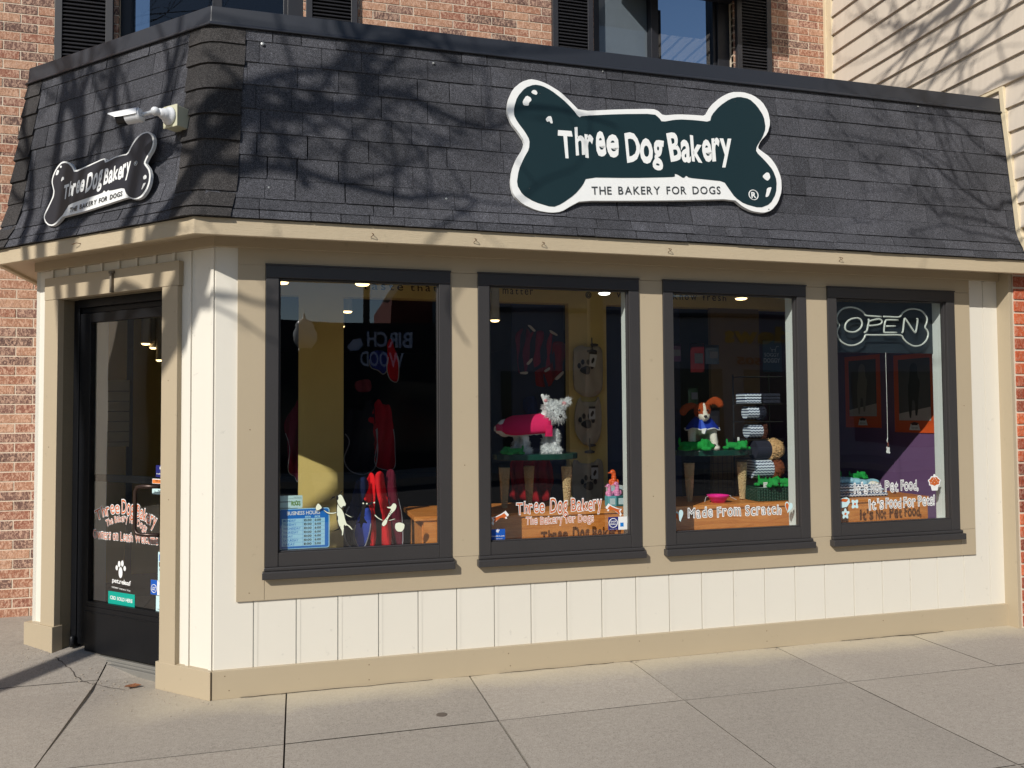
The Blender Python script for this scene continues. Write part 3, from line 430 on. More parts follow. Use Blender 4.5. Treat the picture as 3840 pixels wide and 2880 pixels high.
# --- mansard
def O(z):
    t = [(2.300, .206), (2.345, .194), (2.384, .181), (2.447, .150), (2.5, .134), (2.786, .105), (3.40, .037)]
    for (a, p), (b, q) in zip(t, t[1:]):
        if z <= b: return p+(q-p)*(z-a)/(b-a)
    return t[-1][1]
mb = MB(); sweep(mb, [(.0, 2.306), (.200, 2.306), (O(2.345)-.006, 2.345), (O(2.4)-.006, 2.4), (O(2.447)-.006, 2.447), (O(2.5)-.006, 2.5), (O(2.786)-.006, 2.786), (O(3.3)-.006, 3.3), (.0, 3.3)])
ROOF = mb.build('mansard_roof', simple('roof_felt', (.012, .012, .014), .95), SHOP)
courses = [2.306, 2.352, 2.411, 2.518, 2.634, 2.752, 2.872, 2.995, 3.115, 3.228, 3.30]
def tab(mb, fr, b0, b1, t0, t1, zb, zt, lift, ob, ot, mi=0):
    c = [fr(b0, zb, ob-.004), fr(b1, zb, ob-.004), fr(b1, zb, ob+lift), fr(b0, zb, ob+lift), fr(t0, zt, ot-.006), fr(t1, zt, ot-.006), fr(t1, zt, ot+.0005), fr(t0, zt, ot+.0005)]
    mb.hexa(c, mi)
mb = MB(); rs = random.Random(3)
for k in range(len(courses)-1):
    zb, zt = courses[k], courses[k+1]+.012; ob, ot = O(zb), O(min(zt, 3.3))
    for fr, lo, hi in ((FR, .872-.394*ob+.035, 5.655), (DR, -.394*ob+.035, 1.45+.43*ob-.03)):
        x = lo+rs.uniform(-.2, 0) if fr is FR else lo
        x = lo-rs.uniform(0, .2)
        while x < hi:
            wd = rs.choice([.10, .14, .17, .2, .24, .3]); x2 = min(x+wd, hi); x1 = max(x, lo)
            gp = .0012 if rs.random() < .75 else .003
            if x2-x1 > .01:
                lf = rs.choice([.004, .005, .007])+rs.uniform(0, .0015)
                jz = rs.uniform(-.0025, .0025) if rs.random() < .5 else 0
                ts = 0
                if x1 == lo: ts = -.394*(ot-ob)
                te = .43*(ot-ob) if (x2 == hi and fr is DR) else 0
                tab(mb, fr, x1+gp, x2-gp, x1+gp+ts, x2-gp+te, zb+jz, zt, lf, ob, ot)
            x += wd
mb.build('shingle_course', SHING, SHOP)
# hip caps, bent over the two corners
def hipcaps(corner, name):
    mb = MB(); z = 2.306; k = 0; rs = random.Random(5)
    hz = [2.306, 2.356, 2.44, 2.57, 2.70, 2.83, 2.96, 3.09, 3.20, 3.30]
    for k in range(len(hz)-1):
        zb, zt = hz[k], min(hz[k+1]+.02, 3.30); ob, ot = O(zb), O(zt); lf = .013+rs.uniform(0, .004); w_ = .135+.03*(corner == 0)+rs.uniform(-.004, .006)
        def row(z, o, lift):
            if corner == 0:
                m = cpt(o+lift); q = [DR(-.394*o+w_*.86, z, o+lift), DR(-.394*o+.05, z, o+lift+.002), None, FR(.872-.394*o+.05, z, o+lift+.002), FR(.872-.394*o+w_, z, o+lift)]
                q[2] = Vector((m.x, m.y, z))-Vector((m.x-P0.x, m.y-P0.y, 0)).normalized()*.008
            else:
                n1 = Vector((-1, 0, 0)); A = DR(1.446, 0, 0); m = A+(n1+NDv)*((o+lift)/(1+n1.dot(NDv)))
                q = [Vector((m.x, m.y+w_, z)), Vector((m.x, m.y+.05, z)), Vector((m.x, m.y, z)), DR(1.446+.43*o-.05, z, o+lift), DR(1.446+.43*o-w_, z, o+lift)]
            return q
        r = [row(zb, ob, 0.001), row(zb, ob, lf), row(zt, ot, .003), row(zt, ot, -.004)]
        kk = len(mb.v)
        for q in r: mb.v += [tuple(p) for p in q]
        for i in range(3):
            for j in range(4): mb.f.append((kk+i*5+j, kk+i*5+j+1, kk+i*5+j+6, kk+i*5+j+5)); mb.m.append(0)
        for j in (0, 4): mb.f.append((kk+j, kk+5+j, kk+10+j, kk+15+j)); mb.m.append(0)
    mb.build(name, SHINGB, SHOP)
hipcaps(0, 'hip_cap'); hipcaps(1, 'hip_cap')
mb = MB(); sweep(mb, [(-.12, 3.30), (.038, 3.288), (.068, 3.282), (.071, 3.287), (.056, 3.302), (.050, 3.384), (-.12, 3.384)]); mb.build('roof_cap', DARKMETAL, SHOP, bevel=.003)
p = DR(1.446, 0, 0); mb = MB()
mb.add([(p.x, 1.72, 3.25), (p.x, p.y, 3.25), (P0.x, 0.02, 3.25), (5.664, .02, 3.25), (5.664, 1.72, 3.25)], [(0, 1, 2, 3, 4)]); mb.build('roof_deck', simple('roof_membrane', (.05, .05, .05), .9), SHOP)
# screws / washers on the roof face
mb = MB()
zinc = simple('zinc', srgb(170, 172, 170), .4, .5, .6)
for (x, t, r, c) in ((1.095, .715, .0085, 0), (1.95, .71, .0055, 0), (2.9, .77, .004, 0), (3.9, .79, .004, 0), (5.0, .77, .005, 0), (2.0, -.03, .006, 0), (1.13, -.03, .005, 0), (4.1, -.06, .005, 0)):
    mb = MB(); c_ = MFR(x, t, .012); mb.lathe([(r, 0), (r, .004), (r*.4, .006)], c_, 12, rot=Vector((0, 0, 1)).rotation_difference(Vector((0, -1, .11))).to_matrix()); mb.build('roof_screw', zinc, SHOP)
# cup hooks on fascia
for x in (1.62, 2.138, 2.50, 3.221, 4.306):
    mb = MB(); pts = [FR(x+.006*math.sin(t*.9), 2.262-.0035*t, .192+.012+.010*math.sin(t*.8)) for t in range(7)]
    mb.tube([FR(x, 2.266, .19)]+pts, .0016, 6); mb.build('cup_hook', simple('rusty_hook', srgb(110, 84, 62), .7, .4, .5), SHOP)
mb = MB(); mb.tube([DR(.76, 2.262, .19), DR(.77, 2.264, .21), DR(.80, 2.258, .215)], .002, 6); mb.build('cup_hook', MATS['rusty_hook'], SHOP)
mb = MB(); mb.box(DR, .738, .752, 2.03, 2.14, .018, .034); mb.box(DR, .73, .765, 2.132, 2.145, .018, .032); mb.build('door_holder', simple('weathered_steel', srgb(120, 112, 100), .6, .4, .3), SHOP)
# --- display windows
def window(i, x0, x1):
    mb = MB(); w_ = .062
    mb.box(FR, x0, x0+w_, .622, 2.058, -.045, .010); mb.box(FR, x1-w_, x1, .622, 2.058, -.045, .010)
    mb.box(FR, x0, x1, 2.0582, 2.12, -.045, .0115); mb.box(FR, x0+w_, x1-w_, .622, .690, -.045, .006)
    mb.box(FR, x0-.004, x1+.004, 2.1202, 2.128, -.01, .014)
    # glazing bead
    b = .008
    mb.box(FR, x0+w_, x0+w_+b, .690, 2.058, -.03, -.006); mb.box(FR, x1-w_-b, x1-w_, .690, 2.058, -.03, -.006); mb.box(FR, x0+w_+b, x1-w_-b, .6902, .697, -.03, -.004); mb.box(FR, x0+w_+b, x1-w_-b, 2.050, 2.0578, -.03, -.006)
    f = mb.build('shop_window', BLACKP, SHOP, bevel=.002)
    mb = MB(); mb.box(FR, x0-.004, x1+.010, .604, .6215, -.01, .022); mb.box(FR, x0-.012, x1+.014, .566, .6035, -.01, .042); mb.build('sill', BLACKP, f, bevel=.004)
    mb = MB(); mb.box(FR, x0+.045, x1-.045, .675, 2.075, -.036, -.030); mb.build('glass', GLASS, f)
    mb = MB(); d0, d1 = -.118, -.046
    mb.box(FR, x0+.03, x0+.052, .67, 2.08, -.13, -.04); mb.box(FR, x1-.052, x1-.03, .67, 2.08, -.13, -.04); mb.box(FR, x0+.052, x1-.052, .655, .680, -.13, -.04); mb.box(FR, x0+.052, x1-.052, 2.066, 2.09, -.13, -.04)
    mb.build('inner_casing', WHITEIN, f, bevel=.002)
for i, (a, b) in enumerate(WX): window(i, a, b)
# --- door, set back in its opening
mb = MB(); od = -.16
mb.box(DR, 1.175, 1.222, .085, 2.03, -0.155, -0.08); mb.box(DR, .362, .40, .03, 2.03, -0.155, -0.08); mb.box(DR, .40, 1.175, 1.985, 2.03, -0.155, -0.07); mb.box(DR, .40, 1.175, 1.955, 1.985, -0.145, -0.095)
mb.build('door_frame', BLACKDOOR, SHOP, bevel=.002)
mb = MB(); mb.box(DR, 1.2225, 1.228, .0, 2.03, -.16, .010); mb.box(DR, .356, .3615, .0, 2.03, -.16, .010); mb.box(DR, .356, 1.228, 2.031, 2.036, -.16, .012)
mb.build('reveal_board', paint('olive_with_painted_shade', srgb(140, 128, 104), .3, .8, 1), SHOP)  # board colour darkened to hold the shade inside the door opening
mb = MB(); mb.box(DR, 1.08, 1.172, .10, 1.952, -0.12, -0.085); mb.box(DR, .403, .48, .06, 1.952, -0.12, -0.085); mb.box(DR, .48, 1.08, 1.90, 1.952, -0.12, -0.085); mb.box(DR, .48, 1.08, .318, .345, -0.12, -0.085)
DOOR = mb.build('shop_door', BLACKDOOR, SHOP, bevel=.002)
mb = MB(); mb.box(DR, .48, 1.1, .07, .3175, -0.115, -0.083); mb.box(DR, .47, 1.10, .285, .292, -0.085, -0.079); mb.build('kick_plate', BLACKDOOR, DOOR, bevel=.002)
mb = MB(); mb.box(DR, .47, 1.09, .34, 1.91, -0.11, -0.104); mb.build('glass', GLASS, DOOR)
mb = MB(); mb.box(DR, .47, 1.09, 1.005, 1.045, -0.145, -0.125); mb.build('push_bar', BLACKDOOR, DOOR, bevel=.003)
mb = MB(); pts = [(.445, 1.0, -.14), (.445, 1.002, -.09), (.60, 1.002, -.085)]
hp = [DR(.47, 1.003, -0.085), DR(.47, 1.003, -0.055), DR(.56, 1.003, -0.03), DR(.592, .998, -0.025), DR(.605, .975, -0.023), DR(.605, .78, -0.023), DR(.592, .757, -0.025), DR(.56, .752, -0.03), DR(.47, .752, -0.055), DR(.47, .752, -0.085)]
mb.tube(hp, .0105, 12); mb.build('handle', simple('bronze_handle', srgb(66, 52, 46), .32, .6, .6), DOOR, smooth=True)
mb = MB(); mb.lathe([(.014, 0), (.016, .02), (.015, .055), (.008, .062)], DR(1.178, .085, -0.065), 14); mb.build('hinge', BLACKDOOR, DOOR, smooth=True)
mb = MB(); mb.box(DR, .37, 1.215, -.02, .045, -0.155, -0.07); mb.box(DR, .37, 1.215, -.02, .058, -0.11, -0.085); mb.box(DR, .37, 1.215, -.02, .036, -0.07, -0.05)
THR = mb.build('threshold', simple('aluminium_threshold', srgb(150, 148, 142), .4, .5, .5), SHOP, bevel=.003)
# --- brick walls
UW = [(.085, 1.30), (3.53, 4.77)]; ZT = 5.35
def bricks(mb, x0, x1, z0, z1, y, holes, L=.200, H=.0625, m=.0095, dirx=True, seed=1):
    rs = random.Random(seed); row = 0; z = z0
    while z < z1:
        x = x0-(.1 if row % 2 else 0)
        while x < x1:
            a, b = max(x, x0), min(x+L-m, x1)
            if b-a > .015:
                segs = [(a, b)]
                for (hx0, hx1, hz0, hz1) in holes:
                    if z+H-m > hz0 and z < hz1:
                        ns = []
                        for (p, q) in segs:
                            if q <= hx0 or p >= hx1: ns.append((p, q))
                            else:
                                if p < hx0-.01: ns.append((p, hx0))
                                if q > hx1+.01: ns.append((hx1, q))
                        segs = ns
                for (p, q) in segs:
                    d = rs.uniform(-.0015, .0015); mb.box(lambda aa, zz, o: Vector((aa, y-o, zz)), p, q, z, z+H-m, -.03, .004+d)
            x += L
        z += H; row += 1
mb = MB(); hol = [(a, b, 3.45, ZT) for a, b in UW]
bricks(mb, -.9, 5.664, 3.1, 5.6, 1.70, hol); bricks(mb, -2.5, -.1, .02, 3.1, 1.70, []); bricks(mb, -2.5, -.9, 3.1, 5.6, 1.70, [], seed=4)
BW = mb.build('brick_wall', BRICK, SHOP)
mb = MB()
def wallpiece(x0, x1, z0, z1): mb.box(lambda a, z, o: Vector((a, 1.70-o, z)), x0, x1, z0, z1, -.2, .0005)
wallpiece(-30, -.05, -.1, 3.0); wallpiece(-30, UW[0][0], 3.0, 7); wallpiece(UW[0][1], UW[1][0], 3.0, 7); wallpiece(UW[1][1], 5.66, 3.0, 7)
for a, b in UW: wallpiece(a, b, 3.0, 3.45); wallpiece(a, b, ZT, 7)
mb.build('mortar_bed', MORTAR, BW)
for (x0, x1) in UW:
    mb = MB(); yf = lambda a, z, o: Vector((a, 1.70-o, z)); xm = (x0+x1)/2 if x0 > 2 else .715
    xm = 4.085 if x0 > 2 else .715
    mb.box(yf, x0, x0+.07, 3.45, ZT, -.2, -.055); mb.box(yf, x1-.11, x1, 3.45, ZT, -.2, -.055); mb.box(yf, x0, x1, 3.45, 3.52, -.2, -.05); mb.box(yf, xm-.035, xm+.03, 3.52, ZT, -.2, -.045); mb.box(yf, x1-.14, x1-.11, 3.45, ZT, -.2, -.08)
    f = mb.build('upper_window', simple('dark_window_frame', (.012, .013, .018), .45), SHOP, bevel=.003)
    mb = MB(); mb.box(yf, x0+.05, xm, 3.5, ZT, -.115, -.11); mb.build('glass', GLASSU, f)
    mb = MB(); mb.box(yf, xm, x1-.1, 3.5, ZT, -.115, -.11); mb.build('glass', GLASSU, f)
    mb = MB(); mb.box(yf, x0-.05, x1+.05, 3.4, ZT+.1, -1.5, -1.45); mb.build('dark_room', simple('dark_room', (.01, .01, .012), .9), f)
mb = MB(); mb.box(yf, 3.60, 4.05, 3.5, 5.2, -.135, -.13); bl = mb.build('window_blind', simple('pale_blind', srgb(160, 156, 150), .8), SHOP)
# shutters
def shutter(x0, x1):
    mb = MB(); yf = lambda a, z, o: Vector((a, 1.70-o, z)); w_ = .045
    mb.box(yf, x0, x0+w_, 3.3, ZT, .004, .045); mb.box(yf, x1-w_, x1, 3.3, ZT, .004, .045)
    mb.box(yf, x0+w_, x1-w_, 3.3, ZT, .006, .012)
    f = mb.build('shutter', simple('black_shutter_paint', srgb(46, 46, 50), .45, .4, 0, .2), SHOP, bevel=.002)
    mb = MB(); z = 3.32
    while z < ZT: mb.hexa([yf(x0+w_, z, .04), yf(x1-w_, z, .04), yf(x1-w_, z+.005, .042), yf(x0+w_, z+.005, .042), yf(x0+w_, z+.02, .014), yf(x1-w_, z+.02, .014), yf(x1-w_, z+.026, .016), yf(x0+w_, z+.026, .016)]); z += .0265
    mb.build('louvre', MATS['black_shutter_paint'], f)
for a, b in ((-.294, .058), (1.318, 1.682), (3.176, 3.512), (4.785, 5.11)): shutter(a, b)
# unseen overhang added above the right upper window to throw the slanting shade
mb = MB(); mb.box(lambda a, z, o: Vector((a, 1.70-o, z)), 3.75, 4.86, 4.80, 5.3, -.05, .45); mb.build('unseen_overhang', simple('dark_overhang', (.03, .03, .034), .6), SHOP)
# --- neighbour
NB = thing('neighbour_building', 'pale beige clapboard house wall rising beside the black canopy over a red brick pier', 'building', (6.2, .5, 0))
def clap():
    n = N('beige_siding'); g = n.coord(); sx = n.new('ShaderNodeSeparateXYZ'); n.link(g, sx.inputs[0])
    mp = n.new('ShaderNodeMapping'); mp.inputs['Scale'].default_value = (1, 14, .8); n.link(g, mp.inputs[0])
    v = n.noise(2, 3, .6, mp.outputs[0]); n.color(n.mix(v, srgb(204, 192, 176), srgb(218, 206, 190))); n.set(.55, .35)
    n.bump(n.noise(3, 2, .5, mp.outputs[0]), .12, .01); return n.m
CLAP = clap(); mb = MB(); H = .158; rs = random.Random(9)
pat = [None]
def cl(y0, y1, z0, z1, o0=.0, o1=.022):
    f = lambda a, z, o: Vector((5.672-o, a, z)); seam = rs.uniform(y0, y1)
    a, b = y0, y1
    mb.hexa([f(a, z0, -.02), f(b, z0, -.02), f(b, z0, o1), f(a, z0, o1), f(a, z1+.01, -.02), f(b, z1+.01, -.02), f(b, z1+.01, .001), f(a, z1+.01, .001)])
z = 3.464-H*7
while z < 6.5:
    lim = -.13 if z < 3.28 else -.06
    if z > 3.3: cl(-1.6, 1.70, z, z+H)
    elif z > 2.40:
        cl(-1.6, -O(max(2.31, z+.1))-.035, z, z+H)
    z += H
# a plain backing keeps the wall solid
mb.box(lambda a, z, o: Vector((5.675+o, a, z)), -1.6, 1.72, 2.42, 6.6, 0, 1.4)
mb.build('clapboard_wall', CLAP, NB)
mb = MB(); xx = lambda a, z, o: Vector((5.672-o, a, z)); mb.box(xx, 1.665, 1.697, 3.2, 6.5, 0, .03); mb.box(xx, 1.60, 1.66, 3.2, 6.5, 0, .022)
zs = [2.36, 2.384, 2.447, 2.5, 2.786, 3.28, 3.455]
for za, zb_ in zip(zs, zs[1:]):
    oa, ob = O(za)+.0, O(zb_)+.0
    mb.hexa([xx(-oa-.040, za, .0), xx(-oa-.008, za, .0), xx(-oa-.008, za, .028), xx(-oa-.040, za, .028), xx(-ob-.040, zb_, 0), xx(-ob-.008, zb_, 0), xx(-ob-.008, zb_, .028), xx(-ob-.040, zb_, .028)])
mb.box(xx, -.045, .30, 3.435, 3.455, 0, .028)
mb.build('corner_trim', paint('cream_trim', srgb(224, 208, 176), .06), NB, bevel=.002)
mb = MB(); mb.box(lambda a, z, o: Vector((a, -.082-o, z)), 5.672, 8.5, -.1, 2.32, -1.5, -.0); NBM = mb.build('pier_core', MORTAR, NB)
mb = MB(); bricks(mb, 5.676, 6.9, .01, 2.34, -.085, [], L=.213, H=.0795, m=.013, seed=6); mb.build('brick_pier', REDBRICK, NB, bevel=.004)
mb = MB(); mb.box(xx, -1.6, -.20, 2.30, 2.42, -1.4, .006); mb.build('band_board', TANROUGH, NB)
# drain cap + leaf
mb = MB(); mb.lathe([(.026, 0), (.026, .002), (.02, .003)], (1.905, -.498, .0005), 24); tag(mb.build('cleanout_cap', simple('worn_iron', srgb(104, 94, 86), .7, .4, .3)), 'small round metal cap set flush in the pavement', 'drain cap')
mb = MB()
c = DR(.50, .012, .07); n = 9; pts = []
for i in range(n):
    a = 2*math.pi*i/n; r = .022*(1+.5*math.cos(3*a)); pts.append((c.x+r*1.5*math.cos(a), c.y+r*math.sin(a), .014+.006*math.sin(2*a)))
mb.add(pts+[(p[0], p[1], p[2]+.001) for p in pts], [tuple(range(n)), tuple(range(n, 2*n))[::-1]]+[(i, (i+1) % n, n+(i+1) % n, n+i) for i in range(n)])
tag(mb.build('dead_leaf', simple('dry_leaf', srgb(140, 92, 62), .8)), 'curled brown dead leaf on the ground beside the doorstep', 'leaf')
rs = random.Random(14)
def crack(pts, w=.0016):
    mb = MB(); L = [];
    for (a, b) in zip(pts, pts[1:]):
        for k in range(8): f = k/8; L.append((a[0]+(b[0]-a[0])*f+rs.uniform(-.006, .006), a[1]+(b[1]-a[1])*f+rs.uniform(-.006, .006)))
    for i, (x, y) in enumerate(L): ww = w*rs.uniform(.5, 1.3); mb.v += [(x-ww, y-ww, gz(x, y)+.0035), (x+ww, y+ww, gz(x, y)+.0035)]
    for i in range(len(L)-1): mb.f.append((2*i, 2*i+1, 2*i+3, 2*i+2)); mb.m.append(0)
    tag(mb.build('pavement_crack', JOINT), kind='structure')
q = lambda s, o: (DR(s, 0, o).x, DR(s, 0, o).y)
crack([q(1.15, .05), q(.95, .09), q(.80, .14), q(.62, .12), q(.48, .10)], .0013);  crack([(2.3, -.012), (2.6, -.016), (3.0, -.013)], .003); crack([(4.4, -.012), (4.7, -.018), (5.2, -.012)], .003); crack([(1.0, -.012), (1.5, -.015), (2.0, -.012)], .003)
# crumbs of grit by the doorstep
mb = MB(); rs = random.Random(2)
for i in range(160):
    s = rs.uniform(-.1, 1.4); d = abs(rs.gauss(0, .12))+.02; p = DR(s, 0, d); r = rs.uniform(.0015, .004)
    mb.ell((p.x, p.y, gz(p.x, p.y)+r*.5), (r*rs.uniform(.8, 1.6), r, r*.6), sub=1)
for i in range(140):
    x = rs.uniform(.9, 5.6); y = -.012-abs(rs.gauss(0, .02)); r = rs.uniform(.0015, .004); mb.ell((x, y, r*.4), (r*1.4, r, r*.5), sub=1)
tag(mb.build('grit', simple('pale_grit', srgb(176, 164, 148), .9, .1, 0, .3, 80)), 'loose pale grit scattered along the foot of the wall', 'grit', kind='stuff')
# ================================================================ SIGNS ON THE CANOPY
def bonesign(fr, outer, inner, hl, texts, label, face, rim_mat, lift, thick):
    ar = [p for p in outer]; cx = sum(p[0] for p in ar)/len(ar); cz = sum(p[1] for p in ar)/len(ar)
    t = thing('bone_sign', label, 'sign', fr(cx, min(p[1] for p in ar), lift))
    mb = MB(); mb.poly(smoothpoly(outer), thick, fr, lift); mb.build('sign_board', rim_mat, t)
    mb = MB(); mb.poly(smoothpoly(inner), .0016, fr, lift+thick+.0004); mb.build('dark_face', face, t)
    for h in hl: mb = MB(); mb.poly(smoothpoly(h), .001, fr, lift+thick+.0024); mb.build('highlight_mark', WHITE, t)
    return t
o2 = .022+.0
BIG = bonesign(MFR, DATA['bone_out'], DATA['bone_in'], [DATA[k] for k in ('b_h1', 'b_h2', 'b_h3', 'b_h4', 'b_h5')], None,
    'large dark green bone shaped sign with thick white border on the front of the canopy', SIGNGREEN, WHITE, .014, .022)
tl = .014+.022+.0026
mb = MB(); B = DATA['b_txt']
textmb(mb, 'Three', quadfn(MFR, (2.621, .243), (2.950, .262), .160), tl, .03, .9, 4, .10)
mb.build('word', WHITE, BIG); mb = MB(); textmb(mb, 'Dog', quadfn(MFR, (3.000, .243), (3.218, .262), .168), tl, .035, .9, 11, .10)
mb.build('word', WHITE, BIG); mb = MB(); textmb(mb, 'Bakery', quadfn(MFR, (3.268, .258), (3.645, .300), .158), tl, .03, .9, 23, .09)
mb.build('word', WHITE, BIG)
textwords('THE BAKERY FOR DOGS', quadfn(MFR, (2.787, .037), (3.560, .092), .046), tl, GREY, BIG, .012, 0, 1, .17, .5)
mb = MB(); c = DATA['b_reg'][0]; mb.tube([MFR(c[0]+.029*math.cos(a), c[1]+.029*math.sin(a), tl) for a in [i*math.pi/12 for i in range(24)]], .0028, 6, closed=True)
textmb(mb, 'R', quadfn(MFR, (c[0]-.013, c[1]-.017), (c[0]+.014, c[1]-.016), .034), tl, .03); mb.build('registered_mark', WHITE, BIG)
for a, t in ((2.44, .045), (3.70, .66), (3.86, .02), (2.52, .585)): mb = MB(); mb.lathe([(.004, 0), (.003, .003)], MFR(a, t, tl-.001), 8); mb.build('sign_screw', GREY, BIG)
MLS = lambda a, t, o: MLR(a+.043, t-.012, o)
SML = bonesign(MLS, DATA['sbone_out'], DATA['sbone_dark'], [DATA[k] for k in ('s_h1', 's_h2', 's_h3', 's_h4', 's_h5')], None,
    'smaller black bone shaped sign with thin white outline above the entrance door', SIGNBLACK, WHITE, .040, .016)
tl = .040+.016+.0026
mb = MB()
textmb(mb, 'Three', quadfn(MLS, (-.957, .022), (-.795, .042), .082), tl, .03, .7, 4, .10)
mb.build('word', WHITE, SML); mb = MB(); textmb(mb, 'Dog', quadfn(MLS, (-.775, .030), (-.652, .062), .098), tl, .03, .7, 5, .10)
mb.build('word', WHITE, SML); mb = MB(); textmb(mb, 'Bakery', quadfn(MLS, (-.632, .050), (-.437, .078), .082), tl, .03, .7, 6, .09)
mb.build('word', WHITE, SML)
textwords('THE BAKERY FOR DOGS', quadfn(MLS, (-.889, -.062), (-.478, -.028), .026), tl, BLACK, SML, .02, 0, 1, .15, .5)
mb = MB(); c = DATA['s_reg'][0]; mb.tube([MLS(c[0]+.011*math.cos(a), c[1]+.011*math.sin(a), tl) for a in [i*math.pi/10 for i in range(20)]], .0012, 5, closed=True)
textmb(mb, 'R', quadfn(MLS, (c[0]-.005, c[1]-.006), (c[0]+.005, c[1]-.006), .013), tl, .03); mb.build('registered_mark', WHITE, SML)
# ---- security camera
CAM = thing('security_camera', 'white bullet security camera on a square junction box at the canopy corner', 'security camera', DR(.10, 2.76, .12))
JB = simple('junction_box_beige', srgb(196, 194, 168), .5); CW = simple('camera_white', srgb(226, 228, 230), .32, .5, 0, .03)
LENS = simple('camera_lens_black', srgb(12, 12, 15), .12, .6)
mb = MB(); mb.box(DR, .062, .152, 2.762, 2.862, .09, .175); mb.box(DR, .058, .156, 2.758, 2.866, .175, .182); mb.build('junction_box', JB, CAM, bevel=.003)
def axis(a, b): return Vector((0, 0, 1)).rotation_difference((b-a).normalized()).to_matrix()
a = DR(.108, 2.812, .182); b = DR(.108, 2.812, .25); mb = MB()
mb.lathe([(.044, 0), (.044, .010), (.034, .016), (.028, .030), (.026, .042), (.02, .046), (.02, .06)], a, 28, rot=axis(a, b)); mb.ell(DR(.118, 2.814, .255), (.022, .022, .022)); 
a2 = DR(.118, 2.814, .255); b2 = DR(.175, 2.797, .285); mb.tube([a2, b2], .0095, 12); mb.build('mount', CW, CAM, smooth=True)
dir_ = (DR(.50, 2.735, .44)-DR(.175, 2.797, .285)).normalized(); s0 = b2; s1 = s0+dir_*.15; rot = axis(s0, s1)
mb = MB(); mb.lathe([(.018, -.003), (.031, .0), (.033, .004), (.033, .014), (.031, .016), (.031, .074)], s0, 28, rot=rot); mb.build('camera_body', CW, CAM, smooth=False)
mb = MB(); mb.lathe([(.030, .074), (.030, .116), (.025, .118), (.009, .114)], s0, 28, rot=rot); mb.build('lens_housing', LENS, CAM)
mb = MB(); up_ = Vector((0, 0, 1)); side = dir_.cross(up_).normalized(); upn = side.cross(dir_); k = 12
prof = []
for i, (d, wd) in enumerate(((.008, 1.0), (.080, 1.0), (.115, .95), (.148, .55))):
    for lay in (.0400, .0425):
        for j in range(k+1):
            an = math.radians(-95+190*j/k)*wd; p = s0+dir_*d+side*math.sin(an)*lay*.88+upn*math.cos(an)*lay*.88; mb.v.append(tuple(p))
nk = k+1
for i in range(3):
    for lay in (0, 1):
        for j in range(k): a_ = (i*2+lay)*nk+j; b_ = ((i+1)*2+lay)*nk+j; mb.f.append((a_, a_+1, b_+1, b_)); mb.m.append(0)
    for j in (0, k): a_ = (i*2)*nk+j; mb.f.append((a_, a_+nk, a_+3*nk, a_+2*nk)); mb.m.append(0)
for i in (0, 3):
    for j in range(k): a_ = (i*2)*nk+j; mb.f.append((a_, a_+1, a_+nk+1, a_+nk)); mb.m.append(0)
mb.build('sun_shield', CW, CAM, smooth=False)
# ================================================================ NEON, HANGING TAG
NEO = thing('open_sign', 'unlit white glass tube sign reading OPEN inside a bone outline, in the right window', 'neon sign', FR(4.83, 1.73, -.09))
def pts3(n, o, k=0): return [FR(a, z, o) for a, z in DATA[n]]
def catmull(p, n=4, closed=False):
    q = []; m = len(p)
    for i in range(m if closed else m-1):
        g = lambda j: p[j % m] if closed else p[max(0, min(m-1, j))]
        a, b, c, d = g(i-1), g(i), g(i+1), g(i+2)
        for t in range(n):
            t /= n; q.append(.5*((2*b)+(-a+c)*t+(2*a-5*b+4*c-d)*t*t+(-a+3*b-3*c+d)*t**3))
    if not closed: q.append(p[-1])
    return q
TUBE = simple('unlit_neon_glass', srgb(206, 212, 206), .18, .6, 0, .03)
mb = MB(); mb.box(FR, 4.425, 5.30, 1.738, 2.075, -.128, -.122); mb.build('sign_board', simple('smoked_board', (.018, .026, .034), .3, .5), NEO)
mb = MB(); mb.tube(catmull(pts3('neon_bone', -.075), 4), .0055, 10); mb.build('bone_outline', TUBE, NEO, smooth=True)
for n in ('n_O', 'n_P', 'n_P2', 'n_E', 'n_E2', 'n_N'):
    pass
for nm in (('n_O',), ('n_P', 'n_P2'), ('n_E', 'n_E2'), ('n_N',)):
    mb = MB()
    for n in nm: mb.tube(catmull(pts3(n, -.080), 3), .0058, 10)
    mb.build('letter', TUBE, NEO, smooth=True)
for a, z in ((4.50, 1.90), (4.66, 1.885), (4.70, 1.765), (4.93, 1.88), (5.01, 1.882), (5.12, 1.865), (4.62, 1.80)):
    mb = MB(); mb.tube([FR(a, z, -.122), FR(a, z, -.085), FR(a+.022, z+.004, -.080)], .0022, 6); mb.build('standoff', PLASTIC, NEO)
TAG = thing('hanging_tag', 'small white bone shaped pull tag hanging on a thin white cord in the right window', 'tag', FR(4.872, 1.10, -.12))
mb = MB(); mb.tube([FR(4.871, 1.74, -.12), FR(4.872, 1.45, -.12), FR(4.871, 1.19, -.12)], .0013, 6); mb.tube([FR(4.871, 1.20, -.12), FR(4.866, 1.18, -.12), FR(4.871, 1.17, -.12)], .0025, 6); mb.build('cord', WHITE, TAG)
mb = MB(); mb.poly([(4.868, 1.172), (4.876, 1.172), (4.876, 1.145), (4.868, 1.145)], .003, FR, -.12, 0); mb.build('brown_band', flat('brown_leatherette', srgb(120, 70, 60)), TAG)
mb = MB(); mb.poly(smoothpoly([(4.862, 1.146), (4.872, 1.138), (4.880, 1.142), (4.882, 1.132), (4.879, 1.12), (4.886, 1.104), (4.878, 1.100), (4.870, 1.106), (4.862, 1.102), (4.858, 1.112), (4.864, 1.125), (4.860, 1.136)]), .006, FR, -.122); mb.build('bone_tag', WHITE, TAG)
